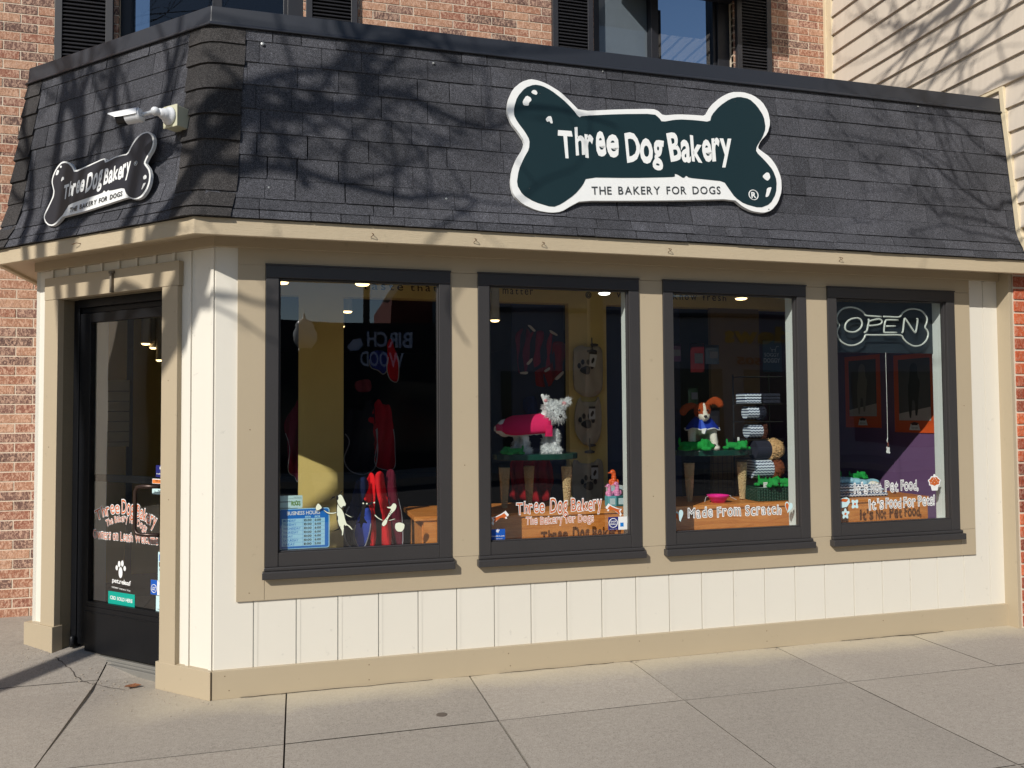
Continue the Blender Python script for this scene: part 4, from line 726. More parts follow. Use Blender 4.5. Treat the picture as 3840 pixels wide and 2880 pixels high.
# ================================================================ DECALS ON THE GLASS
go = -.0296
def decal(name, label, cat='lettering', group=None, loc=(0, 0, 0)): return thing(name, label, cat, loc, group)
def lettering(parent, lines, fill, edge, o=go, fr=FR):
    """lines: (body, fn, bold_fill, bold_edge, wonk, seed, gap)"""
    for (body, fn, bf, be, wk, sd, gap) in lines:
        ws = textwords(body, fn, o, edge, parent, be*.8, wk, sd, gap)
        for i, p in enumerate(ws): mb = MB(); textmb(mb, body, fn, o+.0006, bf, wk, sd, gap, word=i); mb.build('word_fill', fill, p)
T = decal('window_lettering', 'orange shop name lettering with white outline low on the second window', loc=FR(2.65, .76, go))
lettering(T, [('Three', quadfn(FR, (2.412, .828), (2.566, .830), .066), .0, .06, .7, 4, .11), ('Dog', quadfn(FR, (2.600, .826), (2.700, .828), .080), .0, .06, .7, 5, .11), ('Bakery', quadfn(FR, (2.724, .830), (2.902, .832), .070), .0, .06, .7, 6, .10),
    ('The Bakery for Dogs', quadfn(FR, (2.462, .768), (2.852, .770), .042), -.005, .06, .5, 8, .12)], ORANGE, WHITE)
def jumper(x, z, flip, lab):
    t = decal('dog_decal', lab, 'decal', loc=FR(x, z, go)); f = -1 if flip else 1
    sil = [(-.038, -.018), (-.030, -.028), (-.026, -.018), (-.012, -.008), (.004, .004), (.022, .006), (.030, -.002), (.036, .000), (.032, .008), (.040, .010), (.044, .016), (.036, .024), (.028, .034), (.024, .030), (.010, .022), (-.008, .014), (-.024, .008), (-.040, .006), (-.030, -.004)]
    mb = MB(); mb.poly([(x+f*a*1.18, z+b*1.25-.001) for a, b in sil], .0004, FR, go); mb.build('decal_outline', WHITE, t)
    mb = MB(); mb.poly([(x+f*a*.9, z+b*.86) for a, b in sil], .0004, FR, go+.0007); mb.build('decal_fill', ORANGE, t)
jumper(2.315, .808, False, 'leaping orange dog decal at the lower left of the second window'); jumper(2.975, .826, True, 'leaping orange dog decal at the lower right of the second window')
T = decal('window_lettering', 'white handwritten Made From Scratch lettering low on the third window', loc=FR(3.7, .75, go))
lettering(T, [('Made From Scratch', quadfn(FR, (3.428, .766), (4.034, .764), .058), -.018, .06, .5, 3, .16)], GREY, WHITE)
def heart(x, z, lab, flip):
    t = decal('heart_decal', lab, 'decal', loc=FR(x, z, go)); s = .030; pts = []
    for i in range(24):
        a = 2*math.pi*i/24; pts.append((s*.062*16*math.sin(a)**3*.9, s*.062*(13*math.cos(a)-5*math.cos(2*a)-2*math.cos(3*a)-math.cos(4*a))))
    f = -1 if flip else 1; ca, sa = math.cos(f*.25), math.sin(f*.25)
    mb = MB(); mb.poly([(x+a*ca-b*sa, z+(a*sa+b*ca)*1.25) for a, b in pts], .0004, FR, go); mb.build('heart_shape', LBLUE, t)
    q = [(a*.72-f*.002-.006, b*.72) for a, b in pts if a < .004]
    mb = MB(); mb.poly([(x+a*ca-b*sa, z+(a*sa+b*ca)*1.25) for a, b in q], .0004, FR, go+.0007); mb.build('heart_half', ORANGE, t)
heart(3.373, .783, 'brown and white heart decal left of the lettering on the third window', False); heart(4.086, .805, 'brown and white heart decal right of the lettering on the third window', True)
T = decal('window_lettering', 'two lines of thin white outlined Its Food For Pets lettering on the right window', loc=FR(4.85, .76, go))
lettering(T, [("It's", quadfn(FR, (4.545, .868), (4.640, .866), .066), -.02, .06, .3, 3, .14), ('Not', quadfn(FR, (4.665, .870), (4.740, .868), .068), -.02, .06, .3, 4, .12), ('Pet', quadfn(FR, (4.768, .872), (4.862, .872), .068), -.02, .06, .3, 5, .12), ('Food,', quadfn(FR, (4.885, .876), (5.012, .876), .064), -.02, .06, .3, 6, .10),
    ("It's", quadfn(FR, (4.650, .766), (4.752, .768), .066), -.02, .06, .3, 7, .14), ('Food', quadfn(FR, (4.770, .770), (4.882, .770), .064), -.02, .06, .3, 8, .10), ('For', quadfn(FR, (4.900, .772), (4.988, .773), .064), -.02, .06, .3, 9, .12), ('Pets!', quadfn(FR, (5.010, .776), (5.132, .778), .064), -.02, .06, .3, 10, .09)], GREY, WHITE)
t = decal('muffin_decal', 'brown muffin decal with white spots at the right of the last window', 'decal', loc=FR(5.135, .90, go))
def blobpoly(x, z, rx, rz, n=20, amp=.12, fq=5, ph=0): return [(x+rx*(1+amp*math.sin(fq*a+ph))*math.cos(a), z+rz*(1+amp*math.sin(fq*a+ph))*math.sin(a)) for a in [2*math.pi*i/n for i in range(n)]]
mb = MB(); mb.poly(blobpoly(5.135, .925, .046, .034, 28, .1, 7), .0004, FR, go); mb.poly([(5.105, .905), (5.168, .905), (5.158, .868), (5.115, .868)], .0004, FR, go-.0006); mb.ell(FR(5.137, .962, go), (.009, .001, .009)); mb.build('decal_outline', WHITE, t)
mb = MB(); mb.poly(blobpoly(5.135, .926, .038, .026, 28, .1, 7), .0004, FR, go+.0007); mb.build('muffin_top', ORANGE, t)
mb = MB()
for a, b in ((5.12, .93), (5.135, .918), (5.15, .932), (5.128, .94), (5.142, .943), (5.16, .922), (5.11, .918)): mb.lathe([(.0028, 0), (.0028, .0004)], FR(a, b, go+.0014), 10, rot=Matrix.Rotation(R(90), 3, 'X'))
mb.build('sprinkle', WHITE, t)
t = decal('cake_decal', 'white round cake decal with brown icing at the left edge of the last window', 'decal', loc=FR(4.462, .80, go))
mb = MB(); mb.poly([(4.435, .828), (4.45, .842), (4.49, .848), (4.508, .838), (4.512, .815), (4.49, .79), (4.45, .785), (4.435, .79)], .0004, FR, go); mb.build('decal_outline', LBLUE, t)
mb = MB(); mb.poly(blobpoly(4.472, .83, .026, .010, 16, .15, 4), .0004, FR, go+.0007); mb.build('icing', ORANGE, t)
for (x, z, n, fq, lab, nm) in ((4.547, .805, 24, 4, 'white cross shaped biscuit decal below the upper line of the last window', 'biscuit_decal'), (4.478, .748, 30, 5, 'white star shaped biscuit decal in the lower left corner of the last window', 'star_decal')):
    t = decal(nm, lab, 'decal', loc=FR(x, z, go)); mb = MB(); mb.poly([(x+.024*(1+.28*math.cos(fq*a+(.0 if fq == 5 else math.pi)+(-fq*math.pi/2 if fq == 5 else 0)))*math.cos(a), z+.027*(1+.28*math.cos(fq*a+(.0 if fq == 5 else math.pi)+(-fq*math.pi/2 if fq == 5 else 0)))*math.sin(a)) for a in [2*math.pi*i/n for i in range(n)]], .0004, FR, go)
    mb.build('decal_outline', LBLUE, t); mb = MB(); mb.poly(blobpoly(x, z, .008, .008, 12, .3, 4), .0004, FR, go+.0007); mb.build('centre_mark', ORANGE, t)
# business hours
Hh = thing('business_hours_sign', 'blue and white plastic business hours sign in the lower left of the first window', 'sign', FR(1.29, .68, go-.01))
def rrect(x0, x1, z0, z1, r):
    p = []
    for cx, cz, a0 in ((x1-r, z1-r, 0), (x0+r, z1-r, 90), (x0+r, z0+r, 180), (x1-r, z0+r, 270)):
        for k in range(5): a = R(a0+k*22.5); p.append((cx+r*math.cos(a), cz+r*math.sin(a)))
    return p
ho = -.040
mb = MB(); mb.poly(rrect(1.176, 1.425, .698, .900, .012), .0015, FR, ho); mb.build('card', PALEBLUE, Hh)
mb = MB(); mb.poly(rrect(1.181, 1.420, .702, .896, .010), .0005, FR, ho+.0017); mb.build('blue_panel', BLUE, Hh)
mb = MB(); mb.box(FR, 1.192, 1.402, .712, .850, ho+.0023, ho+.0028)
mb.box(FR, 1.305, 1.332, .853, .861, ho+.0023, ho+.0028); mb.box(FR, 1.352, 1.378, .853, .861, ho+.0023, ho+.0028); mb.build('hours_table', PALEBLUE, Hh)
mb = MB()
for i in range(1, 7): z = .850-i*.01971; mb.box(FR, 1.192, 1.402, z-.0004, z+.0004, ho+.0029, ho+.0032)
for x in (1.294, 1.346): mb.box(FR, x-.0004, x+.0004, .712, .850, ho+.0029, ho+.0032)
mb.build('table_rule', BLUE, Hh)
mb = MB(); textmb(mb, 'BUSINESS HOURS', quadfn(FR, (1.217, .868), (1.378, .869), .019), ho+.0025, .02, 0, 1, .08); mb.build('heading', WHITE, Hh)
mb = MB(); wds = ['MONDAY', 'TUESDAY', 'WEDNESDAY', 'THURSDAY', 'FRIDAY', 'SATURDAY', 'SUNDAY']; wl = [.060, .062, .084, .072, .046, .072, .054]
for i, d in enumerate(wds):
    z = .850-(i+1)*.01971+.0045; mb = MB(); textmb(mb, d, quadfn(FR, (1.199, z), (1.199+wl[i], z), .0115), ho+.0031, .015, 0, 1, .08); mb.build('day_name', BLUE, Hh); mk = MB()
    textmb(mk, '11:00' if i == 6 else '10:00', quadfn(FR, (1.300, z), (1.336, z), .0112), ho+.0031, .03, 0, 1, .1); textmb(mk, '5:00' if i == 6 else '6:00', quadfn(FR, (1.352, z), (1.382, z), .0112), ho+.0031, .03, 0, 1, .1); mk.build('hour_figures', BLACK, Hh)
mb = MB()
textmb(mb, 'A.M.', quadfn(FR, (1.310, .8545), (1.327, .8545), .005), ho+.0031, .01); textmb(mb, 'P.M.', quadfn(FR, (1.357, .8545), (1.373, .8545), .005), ho+.0031, .01)
mb.build('column_heading', BLUE, Hh)
Rk = thing('window_card', 'white membership card with green ROCKS lettering above the business hours sign', 'card', FR(1.235, .905, go-.01))
mb = MB(); mb.poly(rrect(1.176, 1.292, .903, .966, .004), .0012, FR, ho); mb.build('card', LBLUE, Rk)
mb = MB(); textmb(mb, 'ROCKS', quadfn(FR, (1.238, .917), (1.281, .916), .022), ho+.0015, .05, .8, 3, .02); mb.build('lettering', flat('lime_print', srgb(96, 136, 30)), Rk)
mb = MB(); textmb(mb, '2023 Member', quadfn(FR, (1.25, .955), (1.288, .955), .004), ho+.0015); mb.box(FR, 1.222, 1.288, .9505, .9515, ho+.0013, ho+.0016); mb.box(FR, 1.182, 1.232, .906, .907, ho+.0013, ho+.0016)
mb.box(FR, 1.18, 1.236, .9335, .937, ho+.0013, ho+.0016); mb.build('small_print', GREY, Rk)
# dancing dogs (painted on the glass)
def cartoon(name, label, parts, loc):
    t = decal(name, label, 'decal', loc=loc); return t
def shape(t, nm, keys, mat, o=go, edge=True, ex=.0022):
    if edge:
        mb = MB()
        for k in keys:
            p = smoothpoly(DATA['c_'+k]); mb.tube([FR(a, z, o+.0001) for a, z in p], ex*.5, 5, closed=True)
        mb.build(nm+'_outline', BLACK, t)
    mb = MB()
    for i, k in enumerate(keys): mb.poly(smoothpoly(DATA['c_'+k]), .0003, FR, o-.0004+.0001*i)
    mb.build(nm, mat, t)
t = decal('dog_decal', 'tall white cartoon dog tossing from a cup, painted on the first window', 'decal', loc=FR(1.49, .77, go))
shape(t, 'dog_figure', ['d1body', 'd1head', 'd1arm', 'd1arm2', 'd1cup'], CREAMV)
mb = MB()
for k in ('d1ear', 'd1ear2', 'd1tail'): mb.poly(DATA['c_'+k], .0004, FR, go+.0008)
ey = DATA['c_d1head'][0]; mb.ell(FR(ey[0]+.003, ey[1]-.008, go+.001), (.006, .0006, .012)); ns = DATA['c_d1head'][5]; mb.ell(FR(ns[0]-.004, ns[1]+.001, go+.001), (.009, .0006, .005))
mb.ell(FR(1.499, .80, go+.001), (.004, .0006, .010)); mb.ell(FR(1.463, .845, go+.001), (.0035, .0006, .014)); mb.build('black_markings', BLACK, t)
t = decal('dog_decal', 'black cartoon dog with pointed snout holding hands, middle of three painted dogs', 'decal', loc=FR(1.58, .80, go))
shape(t, 'dog_figure', ['d2body'], BLACK, edge=False)
mb = MB()
for a, b in ((0, 0), (1, 0), (3, 1)): 
    q = DATA['c_d2body'][a]; mb.ell(FR(q[0]+.004, q[1]+.001, go+.001), (.0042, .0006, .0042))
mb.build('eye_mark', CREAMV, t)
mb = MB(); q = DATA['c_d1arm2']; mb.tube([FR(1.516, .846, go+.0006), FR(1.53, .843, go+.0006), FR(1.545, .852, go+.0006)], .0016, 5); mb.tube([FR(1.565, .853, go+.0006), FR(1.585, .849, go+.0006), FR(1.605, .852, go+.0006)], .0016, 5); mb.build('arm', BLACK, t)
t = decal('dog_decal', 'white spotted cartoon dog with long snout carrying a bowl, rightmost of three painted dogs', 'decal', loc=FR(1.68, .80, go))
shape(t, 'dog_figure', ['d3', 'd3arm', 'd3arm2', 'd3bowl'], CREAMV)
mb = MB(); rs = random.Random(4); q3 = DATA['c_d3']
for i in range(9):
    a = q3[2+i % 5]; b = q3[7+i % 4]; f = rs.uniform(.3, .7); mb.ell(FR(a[0]*f+b[0]*(1-f), a[1]*f+b[1]*(1-f), go+.001), (.0022, .0006, .0026), sub=1)
mb.build('spot_mark', BLACK, t)
# stickers
def sticker(label, x0, x1, z0, z1, mat, fr=FR, o=go, texts=(), blocks=(), name='window_sticker', circ=()):
    t = thing(name, label, 'sticker', fr((x0+x1)/2, z0, o)); mb = MB(); mb.poly(rrect(x0, x1, z0, z1, .002), .0004, fr, o); mb.build('backing', mat, t)
    for i, (a0, a1, b0, b1, m) in enumerate(blocks): mb = MB(); mb.box(fr, a0, a1, b0, b1, o+.0006, o+.0009); mb.build('colour_block', m, t)
    for (cx, cz, r, m) in circ:
        mb = MB(); mb.tube([fr(cx+r*math.cos(a), cz+r*math.sin(a), o+.001) for a in [i*math.pi/10 for i in range(20)]], r*.09, 5, closed=True); mb.build('ring', m, t)
    for (body, a0, a1, b, h, m) in texts: mb = MB(); textmb(mb, body, quadfn(fr, (a0, b), (a1, b), h), o+.0013, .02, 0, 1, .1); mb.build('sticker_text', m, t)
    return t
sticker('square blue and white shop small sticker in the lower right corner of the second window', 2.938, 3.052, .718, .790, WHITE, blocks=[(2.938, 2.998, .718, .790, NAVYS), (3.010, 3.030, .735, .757, flat('card_blue', srgb(20, 120, 200)))], circ=[(2.968, .757, .025, WHITE)],
    texts=[('SHOP', 2.952, 2.985, .760, .010, WHITE), ('SMALL', 2.949, 2.987, .746, .010, WHITE), ('www', 2.945, 2.99, .722, .003, WHITE)])
MIDBLUE = flat('mid_blue_sticker', srgb(20, 84, 176))
sticker('square blue tradefirst.com sticker in the lower left corner of the second window', 2.262, 2.345, .695, .752, MIDBLUE, texts=[('*', 2.296, 2.314, .722, .03, WHITE), ('tradefirst.com', 2.270, 2.340, .712, .008, WHITE), ('tradefirst.com', 2.285, 2.33, .700, .004, WHITE)])
do = -.1036
sticker('blue tradefirst sticker above the door handle', -.548, -.478, 1.048, 1.11, NAVYS, DN, do, texts=[('*', -.518, -.502, 1.075, .03, WHITE), ('tradefirst', -.543, -.485, 1.062, .008, WHITE)])
sticker('orange and white warning sticker behind the top of the door handle', -.576, -.478, 1.012, 1.038, WHITE, DN, do, texts=[('FREE ALLERGY', -.55, -.482, 1.024, .006, BLACK)], blocks=[(-.574, -.480, 1.014, 1.034, flat('warn_orange', srgb(222, 128, 60)))])
sticker('small white notice sticker with paw marks inside the door handle', -.576, -.478, .956, .986, LBLUE, DN, do, texts=[('Have a free', -.53, -.483, .975, .005, GREY), ('treat', -.515, -.487, .966, .005, GREY)], circ=[(-.557, .972, .004, GREY), (-.548, .970, .004, GREY)])
CB = flat('card_blue2', srgb(30, 110, 190))
sticker('tall pale payment card sticker at the right edge of the door glass', -.525, -.478, .500, .655, LBLUE, DN, do, blocks=[(-.517, -.480, .608, .642, CB), (-.517, -.480, .578, .602, BLACK)], texts=[('VISA', -.516, -.482, .556, .012, NAVYS)], circ=[(-.502, .590, .009, ORANGE)])
sticker('blue and white shop small sticker low on the door glass', -.580, -.478, .428, .505, WHITE, DN, do, blocks=[(-.580, -.530, .428, .505, MIDBLUE), (-.512, -.480, .452, .482, CB)], circ=[(-.554, .460, .021, WHITE)], texts=[('SHOP', -.566, -.542, .461, .008, WHITE), ('SMALL', -.568, -.541, .451, .008, WHITE)])
sticker('pale contactless payment sticker at the bottom right of the door glass', -.538, -.478, .332, .425, LBLUE, DN, do, texts=[(')))', -.512, -.495, .378, .02, GREY), ('Tap to', -.525, -.485, .352, .006, GREY)])
T = decal('door_lettering', 'arched orange shop name lettering with white outline on the entrance door glass', loc=DN(-.79, .72, do))
lettering(T, [('Three', lambda u, v, o: arcfn(DN, (-1.03, .792), (-.555, .775), .062, .055)(u*.40, v, o), .0, .055, .6, 4, .10), ('Dog', lambda u, v, o: arcfn(DN, (-1.03, .792), (-.555, .775), .078, .055)(.44+u*.20, v, o), .0, .055, .6, 5, .10), ('Bakery', lambda u, v, o: arcfn(DN, (-1.03, .792), (-.555, .775), .068, .055)(.69+u*.31, v, o), .0, .055, .6, 6, .09),
    ('The Bakery for Dogs', arcfn(DN, (-.945, .762), (-.625, .750), .038, .040), -.005, .055, .4, 9, .12), ('Owners on Leash Welcome', quadfn(DN, (-1.062, .692), (-.528, .692), .050), -.005, .055, .5, 12, .11)], ORANGE, WHITE, do, DN)
T = decal('brand_decal', 'white paw print decal with HEMP HEALTH wording over a teal strip on the door', 'decal', loc=DN(-.815, .34, do))
mb = MB()
for a, b, rx, rz in ((-.838, .565, .011, .017), (-.812, .57, .011, .017), (-.858, .543, .010, .014), (-.792, .545, .010, .014)): mb.poly(blobpoly(a, b, rx, rz, 16, 0), .0004, DN, do)
mb.poly(blobpoly(-.826, .520, .016, .030, 20, .0), .0004, DN, do)
textmb(mb, 'pet.releaf', quadfn(DN, (-.895, .462), (-.742, .456), .026), do, .02, 0, 1, .04); textmb(mb, 'HEMP HEALTH', quadfn(DN, (-.897, .432), (-.747, .424), .008), do, .02, 0, 1, .25); mb.build('white_mark', WHITE, T)
mb = MB(); mb.box(DN, -.927, -.707, .345, .412, do, do+.0005); mb.build('teal_strip', TEAL, T)
mb = MB(); textmb(mb, 'CBD SOLD HERE', quadfn(DN, (-.910, .370), (-.725, .366), .019), do+.0008, .02, 0, 1, .09); mb.build('strip_text', WHITE, T)
# ================================================================ INTERIOR
def wi(a, z, o): return Vector((a, -o, z))
OLIVE = simple('olive_yellow_wall', srgb(228, 202, 128), .8, .2, 0, .06); NAVYW = simple('navy_wall', srgb(34, 42, 74), .8); PURP = simple('purple_wall', srgb(112, 82, 122), .8, .2, 0, .05)
DARKI = simple('dark_interior', (.035, .033, .032), .9)
_fl = [(5.66, .12), (5.66, 1.9), (5.66, 14), (-4, 14), (-4, 1.95), (-.10, 1.95), (-.10, 1.10), (.92, .13)]
mb = MB(); mb.add([(a, b, .02) for a, b in _fl], [tuple(range(8))])
mb.build('interior_floor', simple('dark_floor', (.10, .085, .07), .6), SHOP)
mb = MB(); mb.add([(a, b, 2.75) for a, b in _fl], [tuple(range(8))]); mb.build('ceiling', simple('interior_ceiling', (.12, .12, .11), .9), SHOP)
mb = MB(); mb.box(wi, -4, 9, 0, 2.8, -14.1, -14); mb.box(wi, -4.1, -4, 0, 2.8, -14, -1.9); mb.box(wi, 5.6, 5.64, 0, 2.8, -14, -2.75); mb.box(wi, -4, -.06, 0, 2.8, -1.97, -1.92); mb.build('interior_wall', DARKI, SHOP)
mb = MB(); mb.box(wi, .95, 5.2, 2.17, 2.75, -1.45, -1.35); mb.build('bulkhead', OLIVE, SHOP)
for a, b in ((1.273, 1.567), (3.176, 3.469)):
    mb = MB(); mb.box(wi, a, b, 0, 2.17, -1.43, -1.352); mb.build('column', OLIVE, SHOP)
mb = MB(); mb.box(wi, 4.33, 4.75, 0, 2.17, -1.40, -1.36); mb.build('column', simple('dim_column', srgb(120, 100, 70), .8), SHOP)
for a, b in ((2.78, 3.174), (3.47, 3.7), (3.98, 4.12)): mb = MB(); mb.box(wi, a, b, .3, 2.17, -1.50, -1.46); mb.build('navy_panel', NAVYW, SHOP)
for wd_, xa, xb in (('taste', 1.70, 1.97), ('that', 2.02, 2.21), ('matter', 2.68, 2.905), ('We', 3.55, 3.66), ('Know', 4.01, 4.21), ('fresh', 4.26, 4.46)): mb = MB(); textmb(mb, wd_, lambda u, v, o: wi(xa+(xb-xa)*u, 2.224+v*.050, o), -1.347, .0, .15, 3, .22); mb.build('wall_lettering', BLACK, SHOP)
mb = MB(); mb.tube([wi(3.33+.02*math.cos(a), 2.235+.022*math.sin(a), -1.345) for a in [i*math.pi/8 for i in range(16)]], .003, 5, closed=True); mb.tube([wi(3.33+.01*math.cos(a), 2.235+.011*math.sin(a), -1.345) for a in [i*math.pi/8 for i in range(16)]], .003, 5, closed=True); mb.build('wall_drawing', BLACK, SHOP)
# purple side wall at the right end
pd = Vector((-.057, .998, 0)).normalized(); pn = Vector((-.998, -.057, 0)).normalized(); pp = Vector((5.655, .1, 0))
def PW(a, z, o): return pp-pd*a+pn*o+Vector((0, 0, z))      # a = -distance along the wall
mb = MB(); mb.box(PW, -2.6, .0, .3, 2.6, -.03, 0); mb.box(PW, -.831, -.828, .3, 2.6, 0, .001, 0); mb.build('purple_wall', PURP, SHOP)
# sales posters
def poster(a0, a1, z0, z1, lab, dark):
    t = thing('dog_poster', lab, 'poster', PW((a0+a1)/2, z0, .003)); OR = simple('poster_orange', srgb(226, 92, 40), .5)
    mb = MB(); mb.box(PW, a0, a1, z0, z1, .002, .007); mb.build('poster_board', OR, t)
    mb = MB(); b0, b1, c0, c1 = a0+.045, a1-.040, z0+.088, z1-.035; mb.box(PW, b0, b1, c0, c1, .0072, .008); mb.build('photo_panel', simple('photo_grey', (.09, .09, .10), .5), t)
    mb = MB(); mb.poly([(b0, c0+.001), (b1, c0+.001), (b1, c0+.10), (b0, c0+.05)], .0005, PW, .0084); mb.build('pale_floor_patch', simple('photo_pale', srgb(190, 182, 180), .5), t)
    cx = (b0+b1)/2; mb = MB(); s = (c1-c0)
    K = lambda L_: [(cx+(a-cx)*1.6, b) for a, b in L_]
    mb.poly(smoothpoly(K([(cx-.030, c0+.04*s), (cx-.018, c0+.04*s), (cx-.012, c0+.35*s), (cx+.006, c0+.30*s), (cx+.004, c0+.08*s), (cx+.018, c0+.08*s), (cx+.026, c0+.40*s), (cx+.036, c0+.62*s), (cx+.022, c0+.72*s), (cx+.02, c0+.9*s), (cx-.004, c0+.94*s), (cx-.022, c0+.88*s), (cx-.024, c0+.72*s), (cx-.036, c0+.5*s)])), .0005, PW, .0092)
    mb.build('dog_picture', simple('photo_dog_dark' if dark else 'photo_dog_pale', (.015, .015, .02) if dark else (.22, .21, .20), .5), t)
    mb = MB(); cx = (a0+a1)/2; cz = z0+.018; mb.poly([(cx-.050, cz), (cx+.050, cz), (cx+.036, cz+.045), (cx-.036, cz+.045)], .001, PW, .0075); mb.build('bowl_picture', WHITE, t)
    mb = MB(); mb.poly(blobpoly(cx, cz+.047, .036, .012, 16, .2, 5), .0006, PW, .0088); textmb(mb, 'Sarah' if dark else 'Gracie', lambda u, v, o: PW(cx-.028+.056*u, cz+.012+v*.014, o), .0095); mb.build('bowl_lettering', simple('poster_dark_red', (.06, .01, .01), .5), t)
poster(-.808, -.430, 1.210, 1.785, 'orange bordered poster of a black dog on the purple wall, nearer the window frame', True); poster(-1.325, -.946, 1.240, 1.808, 'orange bordered poster of a pale dog on the purple wall, farther back', False)
# shop lights
def can(x, y, z, r=.05, warm=True, lab='', el=1.0):
    t = thing('ceiling_light', lab, 'light', (x, y, z)); mb = MB(); mb.lathe([(r*1.15, 0), (r*1.15, .012), (r, .014), (r*.9, 2.76-z)], (x, y, z), 20, sx=1); mb.build('lamp_housing', simple('lamp_white', srgb(190, 186, 176), .5), t)
    mb = MB(); mb.lathe([(r*.4, -.012), (r*.8, -.009), (r, .0), (r, .002)], (x, y, z), 24); mb.build('lamp_disc', LAMP if warm else LAMPW, t, smooth=True)
for (x, y, z, r, wm, lab) in ((1.178, .9, 2.18, .035, True, 'warm ceiling lamp in the top left corner of the first window'), (1.657, .9, 2.187, .045, True, 'warm ceiling lamp at the top middle of the first window'), (1.616, 1.75, 2.12, .035, True, 'warm ceiling lamp beside the yellow column in the first window'), (1.60, 2.2, 2.06, .022, True, 'smallest warm ceiling lamp, lowest beside the yellow column in the first window'),
    (3.277, .9, 2.182, .040, False, 'cool white ceiling lamp at the top right of the second window'), (2.511, .9, 1.98, .030, True, 'warm ceiling lamp low in the upper left of the second window'), (4.32, .9, 2.179, .042, True, 'warm ceiling lamp at the top middle of the third window'),
    (.224, 2.0, 1.885, .03, True, 'leftmost and largest lamp seen through the door glass'), (.265, 2.05, 1.861, .025, True, 'second lamp from the left in the group behind the door glass'), (.315, 2.0, 1.77, .024, True, 'lowest lamp seen through the door glass'), (-.057, 2.0, 1.86, .014, True, 'small pale lamp alone at the left of the door glass')):
    can(x, y, z, r, wm, lab)
# door interior: yellow partition, white board, counter
for i, (a, b, c, d, yy, m) in enumerate(((-.40, -.02, .1, 2.3, 2.6, 'olive_yellow_wall'), (-.02, .20, .1, 2.3, 2.9, 'olive_yellow_wall'))):
    mb = MB(); mb.box(lambda aa, z, o, yy=yy: Vector((aa, yy-o, z)), a, b, c, d, -.05, 0); mb.build('partition', MATS[m], SHOP)
t = thing('menu_board', 'pale lined board faintly seen behind the left side of the door glass', 'board', (-.1, 1.6, 1.2)); mb = MB(); mb.box(lambda a, z, o: Vector((a, 1.9-o, z)), -.16, .14, 1.16, 1.62, 0, .01); mb.build('board', simple('pale_board', srgb(170, 162, 130), .8), t)
mb = MB(); 
for i in range(6): mb.box(lambda a, z, o: Vector((a, 1.9-o, z)), -.16, .14, 1.19+.07*i, 1.196+.07*i, .0102, .012)
mb.build('rule_line', BLACK, t)
# display platform
t = thing('display_platform', 'long varnished pine display shelf running behind all the shop windows', 'display shelf', (3.6, .5, .5))
mb = MB(); mb.box(wi, 1.885, 5.272, .785, .810, -.72, -.225); mb.build('shelf_top', WOOD, t, bevel=.003)
mb = MB(); mb.box(wi, 1.937, 5.268, .30, .7848, -.255, -.235); mb.build('front_panel', WOOD, t, bevel=.002)
mb = MB(); mb.box(wi, 1.93, 1.95, .30, .7848, -.70, -.256); mb.build('end_panel', WOOD, t)
# kibble-legged tables
KIB = simple('kibble', srgb(214, 190, 146), .8, .2, 0, .22, 60)
GTOP = simple('dark_green_tabletop', srgb(18, 62, 50), .25, .5)
def table(x0, x1, lab, legs, top):
    cx, r = (x0+x1)/2, (x1-x0)/2; t = thing('display_table', lab, 'table', (cx, .46, .81), 'display tables with kibble filled legs')
    mb = MB(); n = 40; pts = []
    for i in range(n): a = 2*math.pi*i/n; pts.append((cx+r*math.copysign(abs(math.cos(a))**.8, math.cos(a)), .455+.17*math.sin(a)))
    mb.add([(a, b, top-.034) for a, b in pts]+[(a, b, top) for a, b in pts], [tuple(range(n))[::-1], tuple(range(n, 2*n))]+[(i, (i+1) % n, n+(i+1) % n, n+i) for i in range(n)]); mb.build('tabletop', GTOP, t, bevel=.004)
    for (lx, ly) in legs:
        rs = random.Random(int(lx*100)); mb = MB(); zt = top-.034
        mb.lathe([(.0185, .812), (.036, 1.055), (.034, 1.075), (.014, 1.090), (.010, zt)], (lx, ly, 0), 20); lg = mb.build('leg', PLASTIC, t, smooth=True)
        mb = MB(); z = .816
        while z < 1.05:
            rr = .0165+.0165*(z-.812)/.243; n = max(6, int(2*math.pi*rr/.0105)); ph = rs.uniform(0, 6)
            for k in range(n):
                a = ph+2*math.pi*k/n+rs.uniform(-.1, .1); q = rr-.0035
                mb.ell((lx+q*math.cos(a), ly+q*math.sin(a), z+rs.uniform(-.003, .003)), (.0058, .0058, .0048), sub=1)
            z += .0088
        mb.lathe([(.010, .813), (.027, 1.05)], (lx, ly, 0), 12); mb.build('kibble', KIB, lg, smooth=True)
table(2.385, 2.905, 'dark green table with kibble filled legs in the second window, under the white plush dog', [(2.452, .45), (2.63, .54), (2.838, .44)], 1.132)
table(3.575, 4.085, 'dark green table with kibble filled legs under the brown and white plush dog', [(3.648, .43), (4.02, .43)], 1.133)
